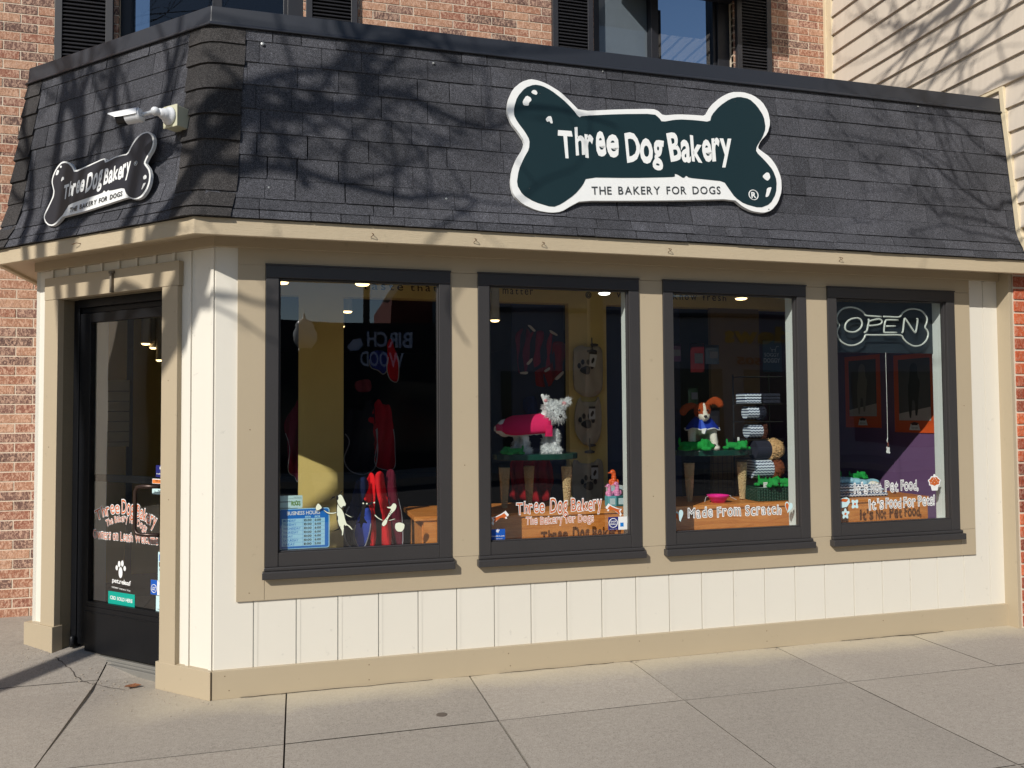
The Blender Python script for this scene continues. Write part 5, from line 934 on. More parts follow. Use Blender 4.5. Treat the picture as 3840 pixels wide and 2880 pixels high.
# ---- plush white dog in a pink coat
FUR = simple('white_fur', srgb(226, 228, 230), .95, .05, 0, .12, 120, .5, 200); PINK = simple('hot_pink_cloth', srgb(214, 42, 98), .8, .1, 0, .08, 30); TRIM = simple('silver_piping', srgb(206, 208, 212), .6); PINKEAR = simple('pink_ear', srgb(214, 150, 154), .9); BUTTON = simple('shiny_button', (.015, .012, .012), .15, .6)
y0 = .40
t = thing('plush_dog', 'fluffy white plush terrier in a hot pink coat standing on the left table', 'plush toy', (2.6, y0, 1.132))
mb = MB()
for i in range(7): f = i/6; mb.ell((2.45+.22*f, y0+.02-.04*f, 1.285+.012*f), (.052, .050, .055))
for (x, y, zt) in ((2.735, .355, 1.25), (2.695, .40, 1.25), (2.555, .375, 1.24), (2.525, .44, 1.24)):
    for k in range(6): z = zt-(zt-1.152)*k/5; mb.ell((x+.006*math.sin(k), y, z), (.026-.001*k, .024, .026))
    mb.ell((x+.010, y-.012, 1.150), (.030, .028, .020))
for k in range(5): f = k/4; mb.ell((2.665+.05*f, y0-.01-.035*f, 1.315+.05*f), (.046, .044, .046))
hc = Vector((2.722, .345, 1.383)); mb.ell(hc, (.056, .053, .054)); mb.ell(hc+Vector((.014, -.030, -.022)), (.036, .034, .032)); mb.ell(hc+Vector((.022, -.050, -.034)), (.026, .024, .023)); mb.ell((2.41, .42, 1.27), (.02, .02, .02))
for (dx, dz, tx, tz) in ((-.030, .035, -.062, .092), (.038, .025, .100, .062)):
    for k in range(6): f = k/5; mb.ell(hc+Vector((dx+(tx-dx)*f, .0, dz+(tz-dz)*f)), (.021*(1-.45*f), .012, .021*(1-.45*f)))
body = remesh(mb, 'body', [FUR], t, .0045)
# fur tufts grown from the body surface
mf = MB(); me = body.data; rs = random.Random(8)
polys = [p for p in me.polygons if not (2.38 < p.center.x < 2.675 and p.center.z > 1.21) and not (p.center.x < 2.70 and p.center.z > 1.22 and p.center.z < 1.32)]
for p in rs.sample(polys, min(len(polys), 6500)):
    c = p.center; nrm = p.normal; l = rs.uniform(.008, .020)*(1.75 if c.z > 1.32 else 1.1)*(1 if rs.random() < .5 else .6)
    d = (nrm+Vector((rs.uniform(-.8, .8), rs.uniform(-.6, .6), rs.uniform(-.9, .6)))).normalized(); s = d.cross(Vector((rs.random(), rs.random(), rs.random()))).normalized()*.0017
    mid = c+d*l*.55+nrm*.001; tip = c+d*l+Vector((0, 0, -.002)); mf.add([c-s, c+s, mid+s*.7, mid-s*.7, tip], [(0, 1, 2, 3), (3, 2, 4)])
fur = mf.build('fur', FUR, body, recalc=False); 
mb = MB(); mb.ell(hc+Vector((.024, -.074, -.030)), (.012, .009, .010)); mb.build('nose', BUTTON, t, smooth=True)
for dx in (-.012, .034): mb = MB(); mb.ell(hc+Vector((dx, -.046, .004)), (.0065, .005, .0065)); mb.build('eye', BUTTON, t, smooth=True)
for (x, z, r) in ((-.045, .062, .010), (.068, .045, .012)): mb = MB(); mb.ell(hc+Vector((x, -.010, z)), (r*1.3, .005, r)); mb.build('inner_ear', PINKEAR, t, smooth=True)
mb = MB(); k = len(mb.v); nn = 14; ss = 12; bot = []
for i in range(ss+1):
    f = i/ss; x = 2.392+.308*f; ry = .066*min(1, .35+2.2*f)*(1.0+.05*math.sin(3*f)); cz = 1.272+.020*f; rz = .075*min(1, .30+2.4*f); drop = [.3, .05, -.15, -.2, -.22, -.22, -.22, -.22, -.22, -.25, -.35, -.4, -.4][i]
    for j in range(nn+1):
        a = R(-28+(236)*j/nn) if f > .15 else R(-5+190*j/nn); mb.v.append((x+.01*math.sin(a*2)*0, y0+.02-.05*f+ry*math.cos(a), cz+rz*math.sin(a)))
for i in range(ss):
    for j in range(nn): q = k+i*(nn+1)+j; mb.f.append((q, q+1, q+nn+2, q+nn+1)); mb.m.append(0)
coat = mb.build('coat', PINK, t, smooth=True); sm = coat.modifiers.new('s', 'SOLIDIFY'); sm.thickness = .005; sm.offset = 1
mb = MB(); e0 = [Vector(coat.data.vertices[i*(nn+1)+0].co) for i in range(ss+1)]; e1 = [Vector(coat.data.vertices[i*(nn+1)+nn].co) for i in range(ss+1)]; tl_ = [Vector(coat.data.vertices[j].co) for j in range(nn+1)]; nk_ = [Vector(coat.data.vertices[ss*(nn+1)+j].co) for j in range(nn+1)]
for e in (e0, e1, tl_, nk_): mb.tube(e, .0042, 8)
mb.build('piping', TRIM, coat, smooth=True)
mb = MB(); mb.box(lambda a, z, o: Vector((a, .303-o, z)), 2.665, 2.705, 1.235, 1.300, -.02, .004); mb.box(lambda a, z, o: Vector((a, .303-o, z)), 2.672, 2.698, 1.250, 1.275, .004, .007); mb.build('coat_strap', PINK, coat, bevel=.003)
# ---- brown and white plush dog
BRN = simple('russet_plush', srgb(158, 72, 36), .9, .08, 0, .12, 60, .3, 300); WPL = simple('white_plush', srgb(222, 218, 206), .9, .08, 0, .06, 60, .3, 300)
t = thing('plush_dog', 'brown and white plush beagle in a royal blue jacket on the right table', 'plush toy', (3.72, .38, 1.133)); H0 = Vector((3.716, .345, 1.378)); mb = MB()
mb.ell(H0, (.052, .050, .052)); mb.ell(H0+Vector((.006, -.030, -.028)), (.034, .036, .032)); mb.ell(H0+Vector((.010, -.052, -.040)), (.025, .024, .022))
def hcol(c):
    d = c-H0; cx = .006+max(0, -d.y)*.12
    return 1 if (d.z < -.020-.0*d.x and d.y < -.02 and abs(d.x-cx) < .036) or (d.y < -.012 and abs(d.x-cx) < .005+.30*max(0, .044-d.z)*.45) or d.z < -.042 else 0
remesh(mb, 'head', [BRN, WPL], t, .0035, hcol)
mb = MB(); mb.ell(H0+Vector((.013, -.078, -.034)), (.0105, .008, .009)); mb.build('nose', BUTTON, t, smooth=True)
mb = MB(); mb.tube([H0+Vector((.013, -.076, -.045)), H0+Vector((.013, -.072, -.056)), H0+Vector((.004, -.068, -.058))], .001, 5); mb.tube([H0+Vector((.013, -.072, -.056)), H0+Vector((.022, -.068, -.057))], .001, 5); mb.build('mouth', BUTTON, t)
for dx in (-.021, .030): mb = MB(); mb.ell(H0+Vector((dx, -.0445, .004)), (.0065, .005, .007)); mb.build('eye', BUTTON, t, smooth=True)
for (sx, pts) in ((-1, [(-.035, .028), (-.065, .032), (-.095, .022), (-.112, .004), (-.116, -.010)]), (1, [(.030, .040), (.055, .058), (.078, .064), (.098, .054), (.108, .040)])):
    mb = MB()
    pp2 = catmull([Vector((a, 0, b)) for a, b in pts], 4)
    for i, q in enumerate(pp2): f = i/(len(pp2)-1); mb.ell(H0+q, (.014+.012*math.sin(f*2.6), .007, .012+.013*math.sin(f*2.6)))
    remesh(mb, 'ear', [BRN], t, .0035)
mb = MB()
for (x, s_) in ((3.652, 0), (3.775, 1)):
    for k in range(8): f = k/7; mb.ell((x+.012*f*s_, .36-.01*f, 1.275-.115*f), (.027-.004*f, .026, .026))
    mb.ell((x+.018*s_, .335, 1.148), (.027, .034, .016))
for k in range(5): mb.ell((3.715, .38+.03*k, 1.28-.01*k), (.070, .05, .055))
for x in (3.665, 3.76):
    for k in range(5): mb.ell((x, .50, 1.26-.025*k), (.028, .03, .028))
remesh(mb, 'body', [WPL], t, .005)
BLU = simple('royal_blue_cloth', srgb(24, 50, 150), .75, .15, 0, .08, 20); mb = MB(); k = 0; nn = 24; ss = 7
for i in range(ss+1):
    f = i/ss; rx = .040+.066*f**.8; ry = .040+.035*f; z = 1.345-.080*f
    for j in range(nn+1):
        a = R(-205+230*j/nn); fold = 1+.05*math.sin(j*1.7)*f; mb.v.append((3.715+rx*fold*math.cos(a), .365+ry*fold*math.sin(a), z+.006*math.sin(j*.9)*f))
for i in range(ss):
    for j in range(nn): q = i*(nn+1)+j; mb.f.append((q, q+1, q+nn+2, q+nn+1)); mb.m.append(0)
jk = mb.build('jacket', BLU, t, smooth=True); sm = jk.modifiers.new('s', 'SOLIDIFY'); sm.thickness = .004
mb = MB(); mb.tube([Vector(jk.data.vertices[ss*(nn+1)+j].co) for j in range(nn+1)], .0042, 8); mb.build('piping', TRIM, jk, smooth=True)
bg_root = t
mb = MB(); mb.poly([(3.70, 1.325), (3.712, 1.320), (3.735, 1.262), (3.728, 1.240), (3.706, 1.245)], .006, wi, -.288); mb.build('jacket_flap', simple('bright_blue_cloth', srgb(60, 96, 206), .7), jk); mb = MB(); mb.poly([(3.704, 1.268), (3.735, 1.272), (3.728, 1.252), (3.722, 1.236), (3.706, 1.242)], .006, wi, -.2815); mb.build('flap_edge', WHITE, jk)
bg_root.rotation_euler = (0, 0, R(-24))
def shortfur(o, n, l0, l1, seed=1):
    me = o.data; rs = random.Random(seed); mf = MB(); P_ = [p for p in me.polygons]
    for p in rs.sample(P_, min(n, len(P_))):
        c = p.center; d = (p.normal+Vector((rs.uniform(-.5, .5), rs.uniform(-.5, .5), rs.uniform(-.8, .2)))).normalized(); s = d.cross(Vector((rs.random(), rs.random(), rs.random()))).normalized()*.0011; l = rs.uniform(l0, l1)
        mf.add([c-s, c+s, c+d*l], [(0, 1, 2)], p.material_index)
    mf.build('fur', list(me.materials), o, recalc=False)
for o_ in [o for o in bpy.data.objects if o.parent == bg_root and o.name.split('.')[0] in ('head', 'ear', 'body')]: shortfur(o_, 2600, .003, .007)
# ---- green plush toys
GRN = simple('green_plush', srgb(38, 146, 66), .9, .08, 0, .12, 50, .3, 300)
def frog(x, y, z, ang, s, lab, tagw=False, flip=False):
    t = thing('plush_toy', lab, 'plush toy', (x, y, z), 'small green plush animals'); mb = MB(); rm = Matrix.Rotation(ang, 3, 'Z')
    def E(c, r): mb.ell(Vector((x, y, z))+rm @ (Vector(c)*s), [q*s for q in r], rot=rm)
    for k in range(5): E((-.05+.022*k, 0, .026), (.03, .03, .025))
    E((.062, -.004, .034), (.032, .034, .030)); E((.088, -.012, .024), (.022, .022, .016))
    for a, b in ((.05, -.042), (.05, .042), (-.055, -.04), (-.055, .04)): E((a, b, .012), (.026, .014, .013)); E((a+.018, b*1.1, .012), (.014, .013, .011))
    E((.055, -.034, .044), (.014, .008, .022)); E((.055, .034, .044), (.014, .008, .022)); E((-.08, 0, .05), (.008, .008, .024))
    bd = remesh(mb, 'body', [GRN], t, .0035*max(s, .8)); mb = MB()
    for c in ((.108, -.012, .030),): mb.ell(Vector((x, y, z))+rm @ (Vector(c)*s), (.007*s, .007*s, .006*s))
    mb.build('nose', BUTTON, t, smooth=True)
    if tagw: mb = MB(); p = Vector((x, y, z))+rm @ Vector((.02, 0, .06))*s; mb.box(lambda a, zz, o: Vector((a, p.y-o, zz)), p.x-.006, p.x+.008, p.z, p.z+.022, 0, .0015); mb.build('care_tag', WHITE, t)
frog(3.635, .335, 1.133, R(-12), 1.15, 'green plush toy lying at the left feet of the brown and white dog')
frog(3.930, .345, 1.133, R(-74), .95, 'green plush toy lying alone at the right end of the right table', True)
frog(2.478, .335, 1.132, R(190), .75, 'green plush toy lying behind the white dog on the left table')
# basket and its toys
WG = simple('green_wicker', srgb(16, 62, 44), .4, .5, 0, .2, 40)
t = thing('wicker_basket', 'dark green wicker basket on the pine shelf in the third window', 'basket', (4.2, .36, .81)); mb = MB(); rs = random.Random(3)
x0, x1, ya, yb = 4.045, 4.325, .285, .43
for r in range(8):
    z = .816+.0095*r
    nb = 15
    for k in range(nb):
        a = x0+(x1-x0)*k/nb; b = x0+(x1-x0)*(k+1)/nb; d = .004 if (k+r) % 2 else -.001; mb.tube([(a, ya, z), ((a+b)/2, ya-d-.002, z+.001), (b, ya, z)], .0048, 6)
    for k in range(7): a = ya+(yb-ya)*k/7; b = ya+(yb-ya)*(k+1)/7; d = .004 if (k+r) % 2 else -.001; mb.tube([(x0, a, z), (x0-d, (a+b)/2, z), (x0, b, z)], .0048, 6); mb.tube([(x1, a, z), (x1+d, (a+b)/2, z), (x1, b, z)], .0048, 6)
mb.box(wi, x0, x1, .812, .888, -yb, -yb+.006); mb.box(wi, x0, x1, .811, .818, -yb, -ya); mb.build('woven_body', WG, t, smooth=True)
mb = MB(); mb.tube([(x0, ya, .893), (x1, ya, .893), (x1, yb, .893), (x0, yb, .893)], .0075, 8, closed=True); mb.build('rim', WG, t, smooth=True)
frog(4.145, .335, .895, R(-80), 1.0, 'green plush toy facing out at the left of the wicker basket'); frog(4.235, .36, .885, R(-20), .95, 'green plush toy lying in the middle of the wicker basket'); frog(4.275, .335, .900, R(150), .9, 'green plush toy at the right end of the wicker basket')
t = thing('price_card', 'small white handwritten price card standing in the green basket', 'price card', (4.10, .27, .90)); mb = MB(); mb.box(wi, 4.080, 4.108, .898, .930, -.283, -.281); mb.build('card', WHITE, t); mb = MB(); textmb(mb, '2 for', lambda u, v, o: wi(4.084+.02*u, .918+v*.006, o), -.2805); textmb(mb, '25', lambda u, v, o: wi(4.086+.014*u, .904+v*.008, o), -.2805); mb.build('handwriting', BLACK, t)
# pink bowl
t = thing('travel_bowl', 'bright pink collapsible pet bowl on the shelf under the right table', 'bowl', (3.79, .33, .81)); mb = MB(); PK = simple('pink_silicone', srgb(240, 40, 150), .45, .4)
mb.lathe([(.040, .811), (.046, .825), (.052, .826), (.055, .840), (.063, .841), (.068, .853), (.070, .857), (.062, .856), (.050, .835), (.030, .820)], (3.79, .33, 0), 32); mb.build('bowl', PK, t, smooth=True)
mb = MB(); mb.tube([(3.858, .33, .852), (3.872, .32, .850), (3.868, .31, .842), (3.90, .30, .826)], .0016, 6); mb.tube([(3.722, .33, .85), (3.70, .32, .845), (3.69, .315, .818)], .0016, 6); mb.build('wire_clip', TRIM, t)
# rolled mats on a dark rack
def bonepattern(nm, bgc, fg, sc=55):
    n = N(nm); g = n.coord(); wv = n.new('ShaderNodeTexWave'); wv.wave_type = 'BANDS'; wv.bands_direction = 'Z'; wv.inputs['Scale'].default_value = sc/3.1; wv.inputs['Distortion'].default_value = 0
    sx = n.new('ShaderNodeSeparateXYZ'); n.link(g, sx.inputs[0]); s1 = n.new('ShaderNodeMath', operation='MULTIPLY'); n.link(sx.outputs['X'], s1.inputs[0]); s1.inputs[1].default_value = 260
    s2 = n.new('ShaderNodeMath', operation='SINE'); n.link(s1.outputs[0], s2.inputs[0]); s3 = n.new('ShaderNodeMath', operation='MULTIPLY_ADD'); n.link(s2.outputs[0], s3.inputs[0]); s3.inputs[1].default_value = .0022; n.link(sx.outputs['Z'], s3.inputs[2])
    cb = n.new('ShaderNodeCombineXYZ'); n.link(s3.outputs[0], cb.inputs['Z']); n.link(cb.outputs[0], wv.inputs['Vector'])
    n.color(n.ramp(wv.outputs['Fac'], [(.30, fg), (.36, bgc)])); n.set(.6); return n.m
PAT = bonepattern('bone_pattern_wrap', srgb(214, 226, 238), srgb(24, 40, 90)); DKW = simple('dark_mat', (.02, .022, .04), .9); SHG = simple('chenille_brown', srgb(128, 72, 48), .95, .05, 0, .3, 160, 1, 200); SHT = simple('chenille_tan', srgb(206, 168, 122), .95, .05, 0, .2, 120, 1, 200); SHN = simple('chenille_navy', (.015, .018, .035), .95)
def roll(x0, x1, y, z, r, wrap, core, lab, shag=None):
    t = thing('rolled_mat', lab, 'rolled mat', ((x0+x1)/2, y, z-r), 'rolled mats stacked on the rack'); mb = MB(); rot = Matrix.Rotation(R(90), 3, 'Y')
    mb.lathe([(r, 0), (r, x1-x0)], (x0, y, z), 28, rot=rot); mb.build('wrapper', wrap, t, smooth=False); rs = random.Random(int(z*1000)); mb = MB()
    L = shag if shag else .03; r *= 1.12
    mb.lathe([(r*.9, 0), (r*1.02, .01), (r*1.0, L*.7), (r*.7, L)], (x1+.0005, y, z), 24, rot=rot)
    if shag:
        for i in range(650):
            a = rs.uniform(0, 6.283); q = r*math.sqrt(rs.random())*1.02; xx_ = x1+L*.75*(1-.4*(q/r)**2)+.004 if rs.random() < .62 else x1+rs.uniform(0, L*.8)
            if xx_ < x1+L*.5: q = r
            p = Vector((xx_, y+q*math.cos(a), z+q*math.sin(a))); d = Vector((.6, math.cos(a)*q/r, math.sin(a)*q/r)).normalized()*.008+Vector((rs.uniform(-1, 1), rs.uniform(-1, 1), rs.uniform(-1, 1)))*.004
            mb.tube([p-d*.4, p+d*.5, p+d], [.0028, .0026, .0014], 5)
    else:
        for k in range(3): mb.tube([(x1+.032, y+r*(.25+.22*k)*math.cos(a), z+r*(.25+.22*k)*math.sin(a)) for a in [j*math.pi/8 for j in range(16)]], .003, 5, closed=True)
    mb.build('rolled_end', core, t, smooth=True)
roll(4.10, 4.245, .47, 1.000, .062, PAT, SHG, 'lowest patterned roll with shaggy brown end in the third window', .085)
roll(4.12, 4.225, .46, 1.124, .060, DKW, SHT, 'dark wrapped roll with spiral tan end, just above the shaggy brown one', .10)
roll(4.10, 4.20, .50, 1.245, .045, PAT, simple('dim_brown', srgb(84, 46, 34), .95), 'patterned roll with dull brown end, third from the bottom of the stack', .03)
roll(4.09, 4.175, .50, 1.365, .042, PAT, SHN, 'small patterned roll with navy end, fourth from the bottom of the stack', .06)
t = thing('display_rack', 'tall dark wire rack holding the rolled mats in the third window', 'rack', (4.2, .62, .81)); mb = MB()
for x in (4.06, 4.33): mb.box(wi, x, x+.008, .81, 1.62, -.60, -.592)
for z in (.95, 1.065, 1.19, 1.305, 1.42, 1.60): mb.box(wi, 4.06, 4.34, z-.002, z+.002, -.60, -.45)
mb.build('wire_frame', simple('black_wire', (.02, .02, .02), .5), t)
for j, (k, lab) in enumerate(((0, 'folded grey patterned towel, left one on top of the roll rack'), (1, 'folded navy towel on top of the roll rack at the right'))):
    t = thing('folded_towel', lab, 'towel', (4.12+.12*j, .5, 1.43)); mb = MB()
    for q in range(3): mb.box(wi, 4.06+.14*j, 4.18+.14*j, 1.425+.022*q, 1.445+.022*q, -.56, -.44)
    mb.build('towel', PAT if j == 0 else SHN, t, bevel=.006)
mb = MB(); mb.box(lambda a, z, o: Vector((a, .9-o, z)), 4.484, 4.638, 1.655, 1.88, 0, .006); t = thing('display_sign', 'dark blue hanging sign with white dog outline at the top right of the third window', 'sign', (4.56, .9, 1.65)); mb.build('sign_board', simple('petrol_blue', srgb(26, 62, 90), .6), t)
mb = MB(); f9 = lambda a, z, o: Vector((a, .9-o, z)); textmb(mb, 'SOGGY', lambda u, v, o: f9(4.495+.12*u, 1.765+v*.028, o), .0065); textmb(mb, 'DOGGY', lambda u, v, o: f9(4.49+.13*u, 1.722+v*.032, o), .0065, .015); mb.tube([f9(4.545, 1.83, .008), f9(4.55, 1.815, .008), f9(4.585, 1.818, .008), f9(4.595, 1.84, .008), f9(4.612, 1.838, .008)], .0018, 5)
for a in (4.556, 4.562, 4.58, 4.586): mb.tube([f9(a, 1.815, .008), f9(a, 1.80, .008)], .0016, 5)
mb.build('white_drawing', simple('dim_white', srgb(150, 160, 176), .7), t)
# treat bags hanging, wire grid
def bag(x0, x1, z0, z1, y, c, lab, lt=None):
    t = thing('treat_bag', lab, 'bag', ((x0+x1)/2, y, z0)); mb = MB(); nx, nz = 6, 8
    for s in (1, -1):
        k = len(mb.v)
        for j in range(nz+1):
            for i in range(nx+1):
                u = i/nx; v = j/nz; th = .022*math.sin(math.pi*u)*math.sin(math.pi*min(1, v*1.15))**.7 if 0 < j < nz else 0; mb.v.append((x0+(x1-x0)*u, y-s*th, z0+(z1-z0)*v))
        for j in range(nz):
            for i in range(nx): a = k+j*(nx+1)+i; mb.f.append((a, a+1, a+nx+2, a+nx+1)); mb.m.append(0)
    mb.build('pouch', simple(lab[:10], c, .4, .5), t, smooth=True, recalc=False)
    mb = MB(); ff = lambda a, z, o: Vector((a, y-o, z)); mb.box(ff, x0+.2*(x1-x0), x1-.2*(x1-x0), z0+.3*(z1-z0), z0+.65*(z1-z0), .020, .024); mb.build('bag_label', simple('label_grey', srgb(130, 130, 140), .6), t)
bag(4.02, 4.13, 1.66, 1.87, 1.1, srgb(190, 50, 60), 'red and pink treat bag hanging at the left of the third window'); bag(4.14, 4.25, 1.72, 1.86, 1.1, srgb(90, 110, 130), 'pale blue grey treat bag hanging beside the red one')
bag(3.88, 3.97, 1.74, 1.87, 1.15, srgb(110, 70, 120), 'dull mauve treat bag at the far left of the third window'); bag(4.06, 4.19, 1.24, 1.40, 1.0, srgb(110, 110, 120), 'grey treat bag behind the brown and white plush dog')
bag(3.97, 4.05, 1.42, 1.56, 1.05, srgb(56, 90, 60), 'dark green treat bag above the head of the brown and white plush dog')
t = thing('wire_grid', 'black wire grid panel leaning behind the right table legs', 'wire panel', (3.95, .7, .8)); mb = MB()
for k in range(7): x = 3.90+.034*k; mb.tube([(x, .7, .83), (x, .7, 1.10)], .0018, 5)
for k in range(5): z = .86+.055*k; mb.tube([(3.89, .7, z), (4.115, .7, z)], .0018, 5)
mb.build('wire_mesh', MATS['black_wire'], t)
# pink bath toys and boxes
def duck(x, y, z, s, m, lab):
    t = thing('bath_toy', lab, 'toy', (x, y, z)); mb = MB()
    for k in range(5): mb.ell((x, y, z+.018*s*k), ((.024-.002*k)*s, .022*s, .016*s))
    mb.ell((x-.008*s, y, z+.088*s), (.021*s, .02*s, .019*s)); mb.ell((x-.034*s, y-.006, z+.084*s), (.016*s, .007*s, .005*s)); mb.ell((x-.026*s, y, z+.02*s), (.012*s, .012*s, .022*s)); mb.ell((x+.026*s, y, z+.02*s), (.012*s, .012*s, .022*s))
    remesh(mb, 'body', [m], t, .003); mb = MB(); mb.ell((x-.016*s, y-.019*s, z+.092*s), (.003*s, .002*s, .003*s)); mb.build('eye', BUTTON, t)
PKT = simple('pale_pink_rubber', srgb(226, 140, 186), .35, .5); ORT = simple('orange_rubber', srgb(230, 96, 40), .35, .5); TB = simple('teal_box', srgb(96, 172, 186), .5)
duck(3.080, .36, .872, .68, PKT, 'pale pink rubber toy on the teal box, nearer the middle of the second window'); duck(3.135, .37, .872, .78, PKT, 'taller pale pink rubber toy on the teal box, beside the window frame'); duck(3.155, .47, .925, .9, ORT, 'orange rubber toy with a long beak at the right edge of the second window')
for (a, b, c, d, lab) in ((3.062, 3.115, .81, .871, 'pale teal printed box under the pink toys'), (3.118, 3.19, .81, .871, 'dark teal printed box against the frame of the second window'), (3.11, 3.20, .8105, .924, 'plain pale box under the orange toy')):
    y_ = .33 if d < .9 else .43
    t = thing('product_box', lab, 'box', ((a+b)/2, y_+.03, c)); mb = MB(); f_ = lambda aa, z, o, y_=y_: Vector((aa, y_-o, z)); mb.box(f_, a, b, c, d, -.06, 0); mb.build('carton', TB if d < .9 and a < 3.1 else simple('deep_teal', srgb(30, 96, 100), .5) if d < .9 else simple('pale_carton', srgb(190, 200, 200), .6), t, bevel=.002)
    mb = MB(); mb.box(f_, a+.008, b-.01, c+.012, d-.012, .0005, .001); mb.build('printed_panel', simple('print_pale', srgb(186, 214, 224), .6), t)
# ---- garments
def garment(key, y, c, lab, pipe=None, amp=.010, th=.006, extra=None):
    pts = list(DATA[key])
    if key.endswith(('_low', '_low1', '_low2')): kk = (.45+4.15)/(1.53+4.15); y -= 1.08; pts = [(1.264+(a-1.264)*kk, 1.374+(z-1.374)*kk) for a, z in pts]
    pts = [(v.x, v.y) for v in catmull([Vector((a, b, 0)) for a, b in pts], 5, True)]
    cx = sum(p[0] for p in pts)/len(pts); t = thing('dog_coat', lab, 'pet coat', (cx, y, min(p[1] for p in pts)), 'pet coats hanging in the shop'); bm = bmesh.new()
    vs = [bm.verts.new((a, y, z)) for a, z in pts]; bm.faces.new(vs); bmesh.ops.triangulate(bm, faces=bm.faces[:]); 
    for _ in range(3): bmesh.ops.subdivide_edges(bm, edges=[e for e in bm.edges if e.calc_length() > .012], cuts=1, use_grid_fill=True); bmesh.ops.triangulate(bm, faces=bm.faces[:])
    for v in bm.verts: v.co.y += amp*1.5*math.sin(v.co.x*75+2*math.sin(v.co.z*8))+.6*amp*math.sin(v.co.z*30+v.co.x*20)+.5*amp*noise.noise(v.co*22)
    me = bpy.data.meshes.new('cloth'); bm.to_mesh(me); bm.free(); me.materials.append(simple('cloth_%02d%02d%02d' % tuple(int(q*99) for q in c[:3]), c, .85, .1, 0, .1, 14)); me.polygons.foreach_set('use_smooth', [True]*len(me.polygons))
    o = bpy.data.objects.new('cloth', me); col.objects.link(o); par(o, t); s = o.modifiers.new('s', 'SOLIDIFY'); s.thickness = th; s.offset = 0
    if pipe:
        mb = MB(); zl = min(p[1] for p in pts); zh = max(p[1] for p in pts); run = []; k0 = max(range(len(pts)), key=lambda i: pts[i][1]); seq = pts[k0:]+pts[:k0]
        for a, z in seq+[(0, 99)]:
            if z < zl+.62*(zh-zl): run.append((a, y-.004+amp*1.5*math.sin(a*75+2*math.sin(z*8))+.6*amp*math.sin(z*30+a*20), z))
            else:
                if len(run) > 2: mb.tube(run, pipe*.62, 6)
                run = []
        mb.build('piping', simple('grey_piping', srgb(150, 154, 164), .6), t, smooth=True)
    return t
NV = srgb(22, 28, 52); 
garment('g_blue_top', 1.5, srgb(36, 50, 140), 'blue pet coat with grey piping, top of the rail in the first window', .006); garment('g_red_top', 1.49, srgb(190, 24, 38), 'short red pet coat with grey piping, at the top of the first window', .006)
garment('g_black_vest', 1.5, srgb(22, 26, 40), 'black pet coat with pale piping in the middle of the first window', .007); garment('g_red_jacket', 1.5, srgb(168, 26, 46), 'long dark red pet jacket with pale sleeve edge in the first window', .005)
garment('g_pink_small', 1.52, srgb(120, 50, 66), 'small dusky pink pet coat half hidden above the black one'); garment('g_maroon_left', 1.5, srgb(110, 30, 58), 'maroon pet coat at the far left of the first window', .004)
garment('g_navy_low', 1.53, srgb(26, 34, 66), 'navy pet coat with white edging, lowest left in the first window', .007, .014); garment('g_blue_low', 1.52, srgb(52, 74, 168), 'mid blue pet coat low in the first window between navy and red', .006, .010)
garment('g_red_low1', 1.54, srgb(226, 30, 36), 'bright red pet coat low in the first window, beside the blue one', None, .016); garment('g_red_low2', 1.53, srgb(214, 34, 40), 'bright red pet coat low in the first window, beside the maroon one', None, .016); garment('g_maroon_low', 1.55, srgb(96, 26, 44), 'maroon pet coat with grey piping, lowest right in the first window', .005, .012)
for k, c, lab in (('g_m1', srgb(120, 52, 84), 'dusty plum pet coat with fur trim, leftmost in the second window'), ('g_m2', srgb(136, 40, 74), 'magenta pet coat second from left in the second window'), ('g_m3', srgb(150, 44, 70), 'rose pet coat third from left in the second window'), ('g_m4', srgb(130, 22, 34), 'dark red pet coat with fur trim, rightmost of the cluster in the second window'), ('g_n1', srgb(40, 54, 100), 'navy pet coat hanging low behind the white plush dog')):
    tt = garment(k, 1.42+.01*len(lab) % .05, c, lab)
mb = MB()
TRM = [('g_tr1', 'g_m1'), ('g_tr2', 'g_m1'), ('g_tr3', 'g_m4'), ('g_tr4', 'g_m1'), ('g_tr5', 'g_m3'), ('g_tr6', 'g_m3')]
FT = simple('cream_fur_trim', srgb(200, 194, 190), .95, .05, 0, .15, 80)
roots = {o['label']: o for o in bpy.data.objects if 'label' in o}
for k, own in TRM:
    root = [o for l, o in roots.items() if {'g_m1': 'dusty plum', 'g_m4': 'dark red pet coat with fur', 'g_m3': 'rose pet coat'}[own] in l][0]
    mb = MB(); mb.poly(smoothpoly(DATA[k]), .012, wi, -1.41); mb.build('fur_trim', FT, root)
SW = srgb(176, 166, 150)
def paw(x, z, s, y, t):
    mb = MB(); ff = lambda a, zz, o: Vector((a, y-o, zz)); mb.poly(blobpoly(x, z-.012*s, .040*s, .032*s, 20, .12, 3, R(-90)), .003, ff, .012)
    for dx, dz in ((-.052, .022), (-.022, .05), (.022, .05), (.052, .018)): mb.poly(blobpoly(x+dx*s, z+dz*s, .014*s, .021*s, 14, 0), .003, ff, .012)
    mb.build('paw_motif', simple('paw_black', (.03, .03, .036), .9), t)
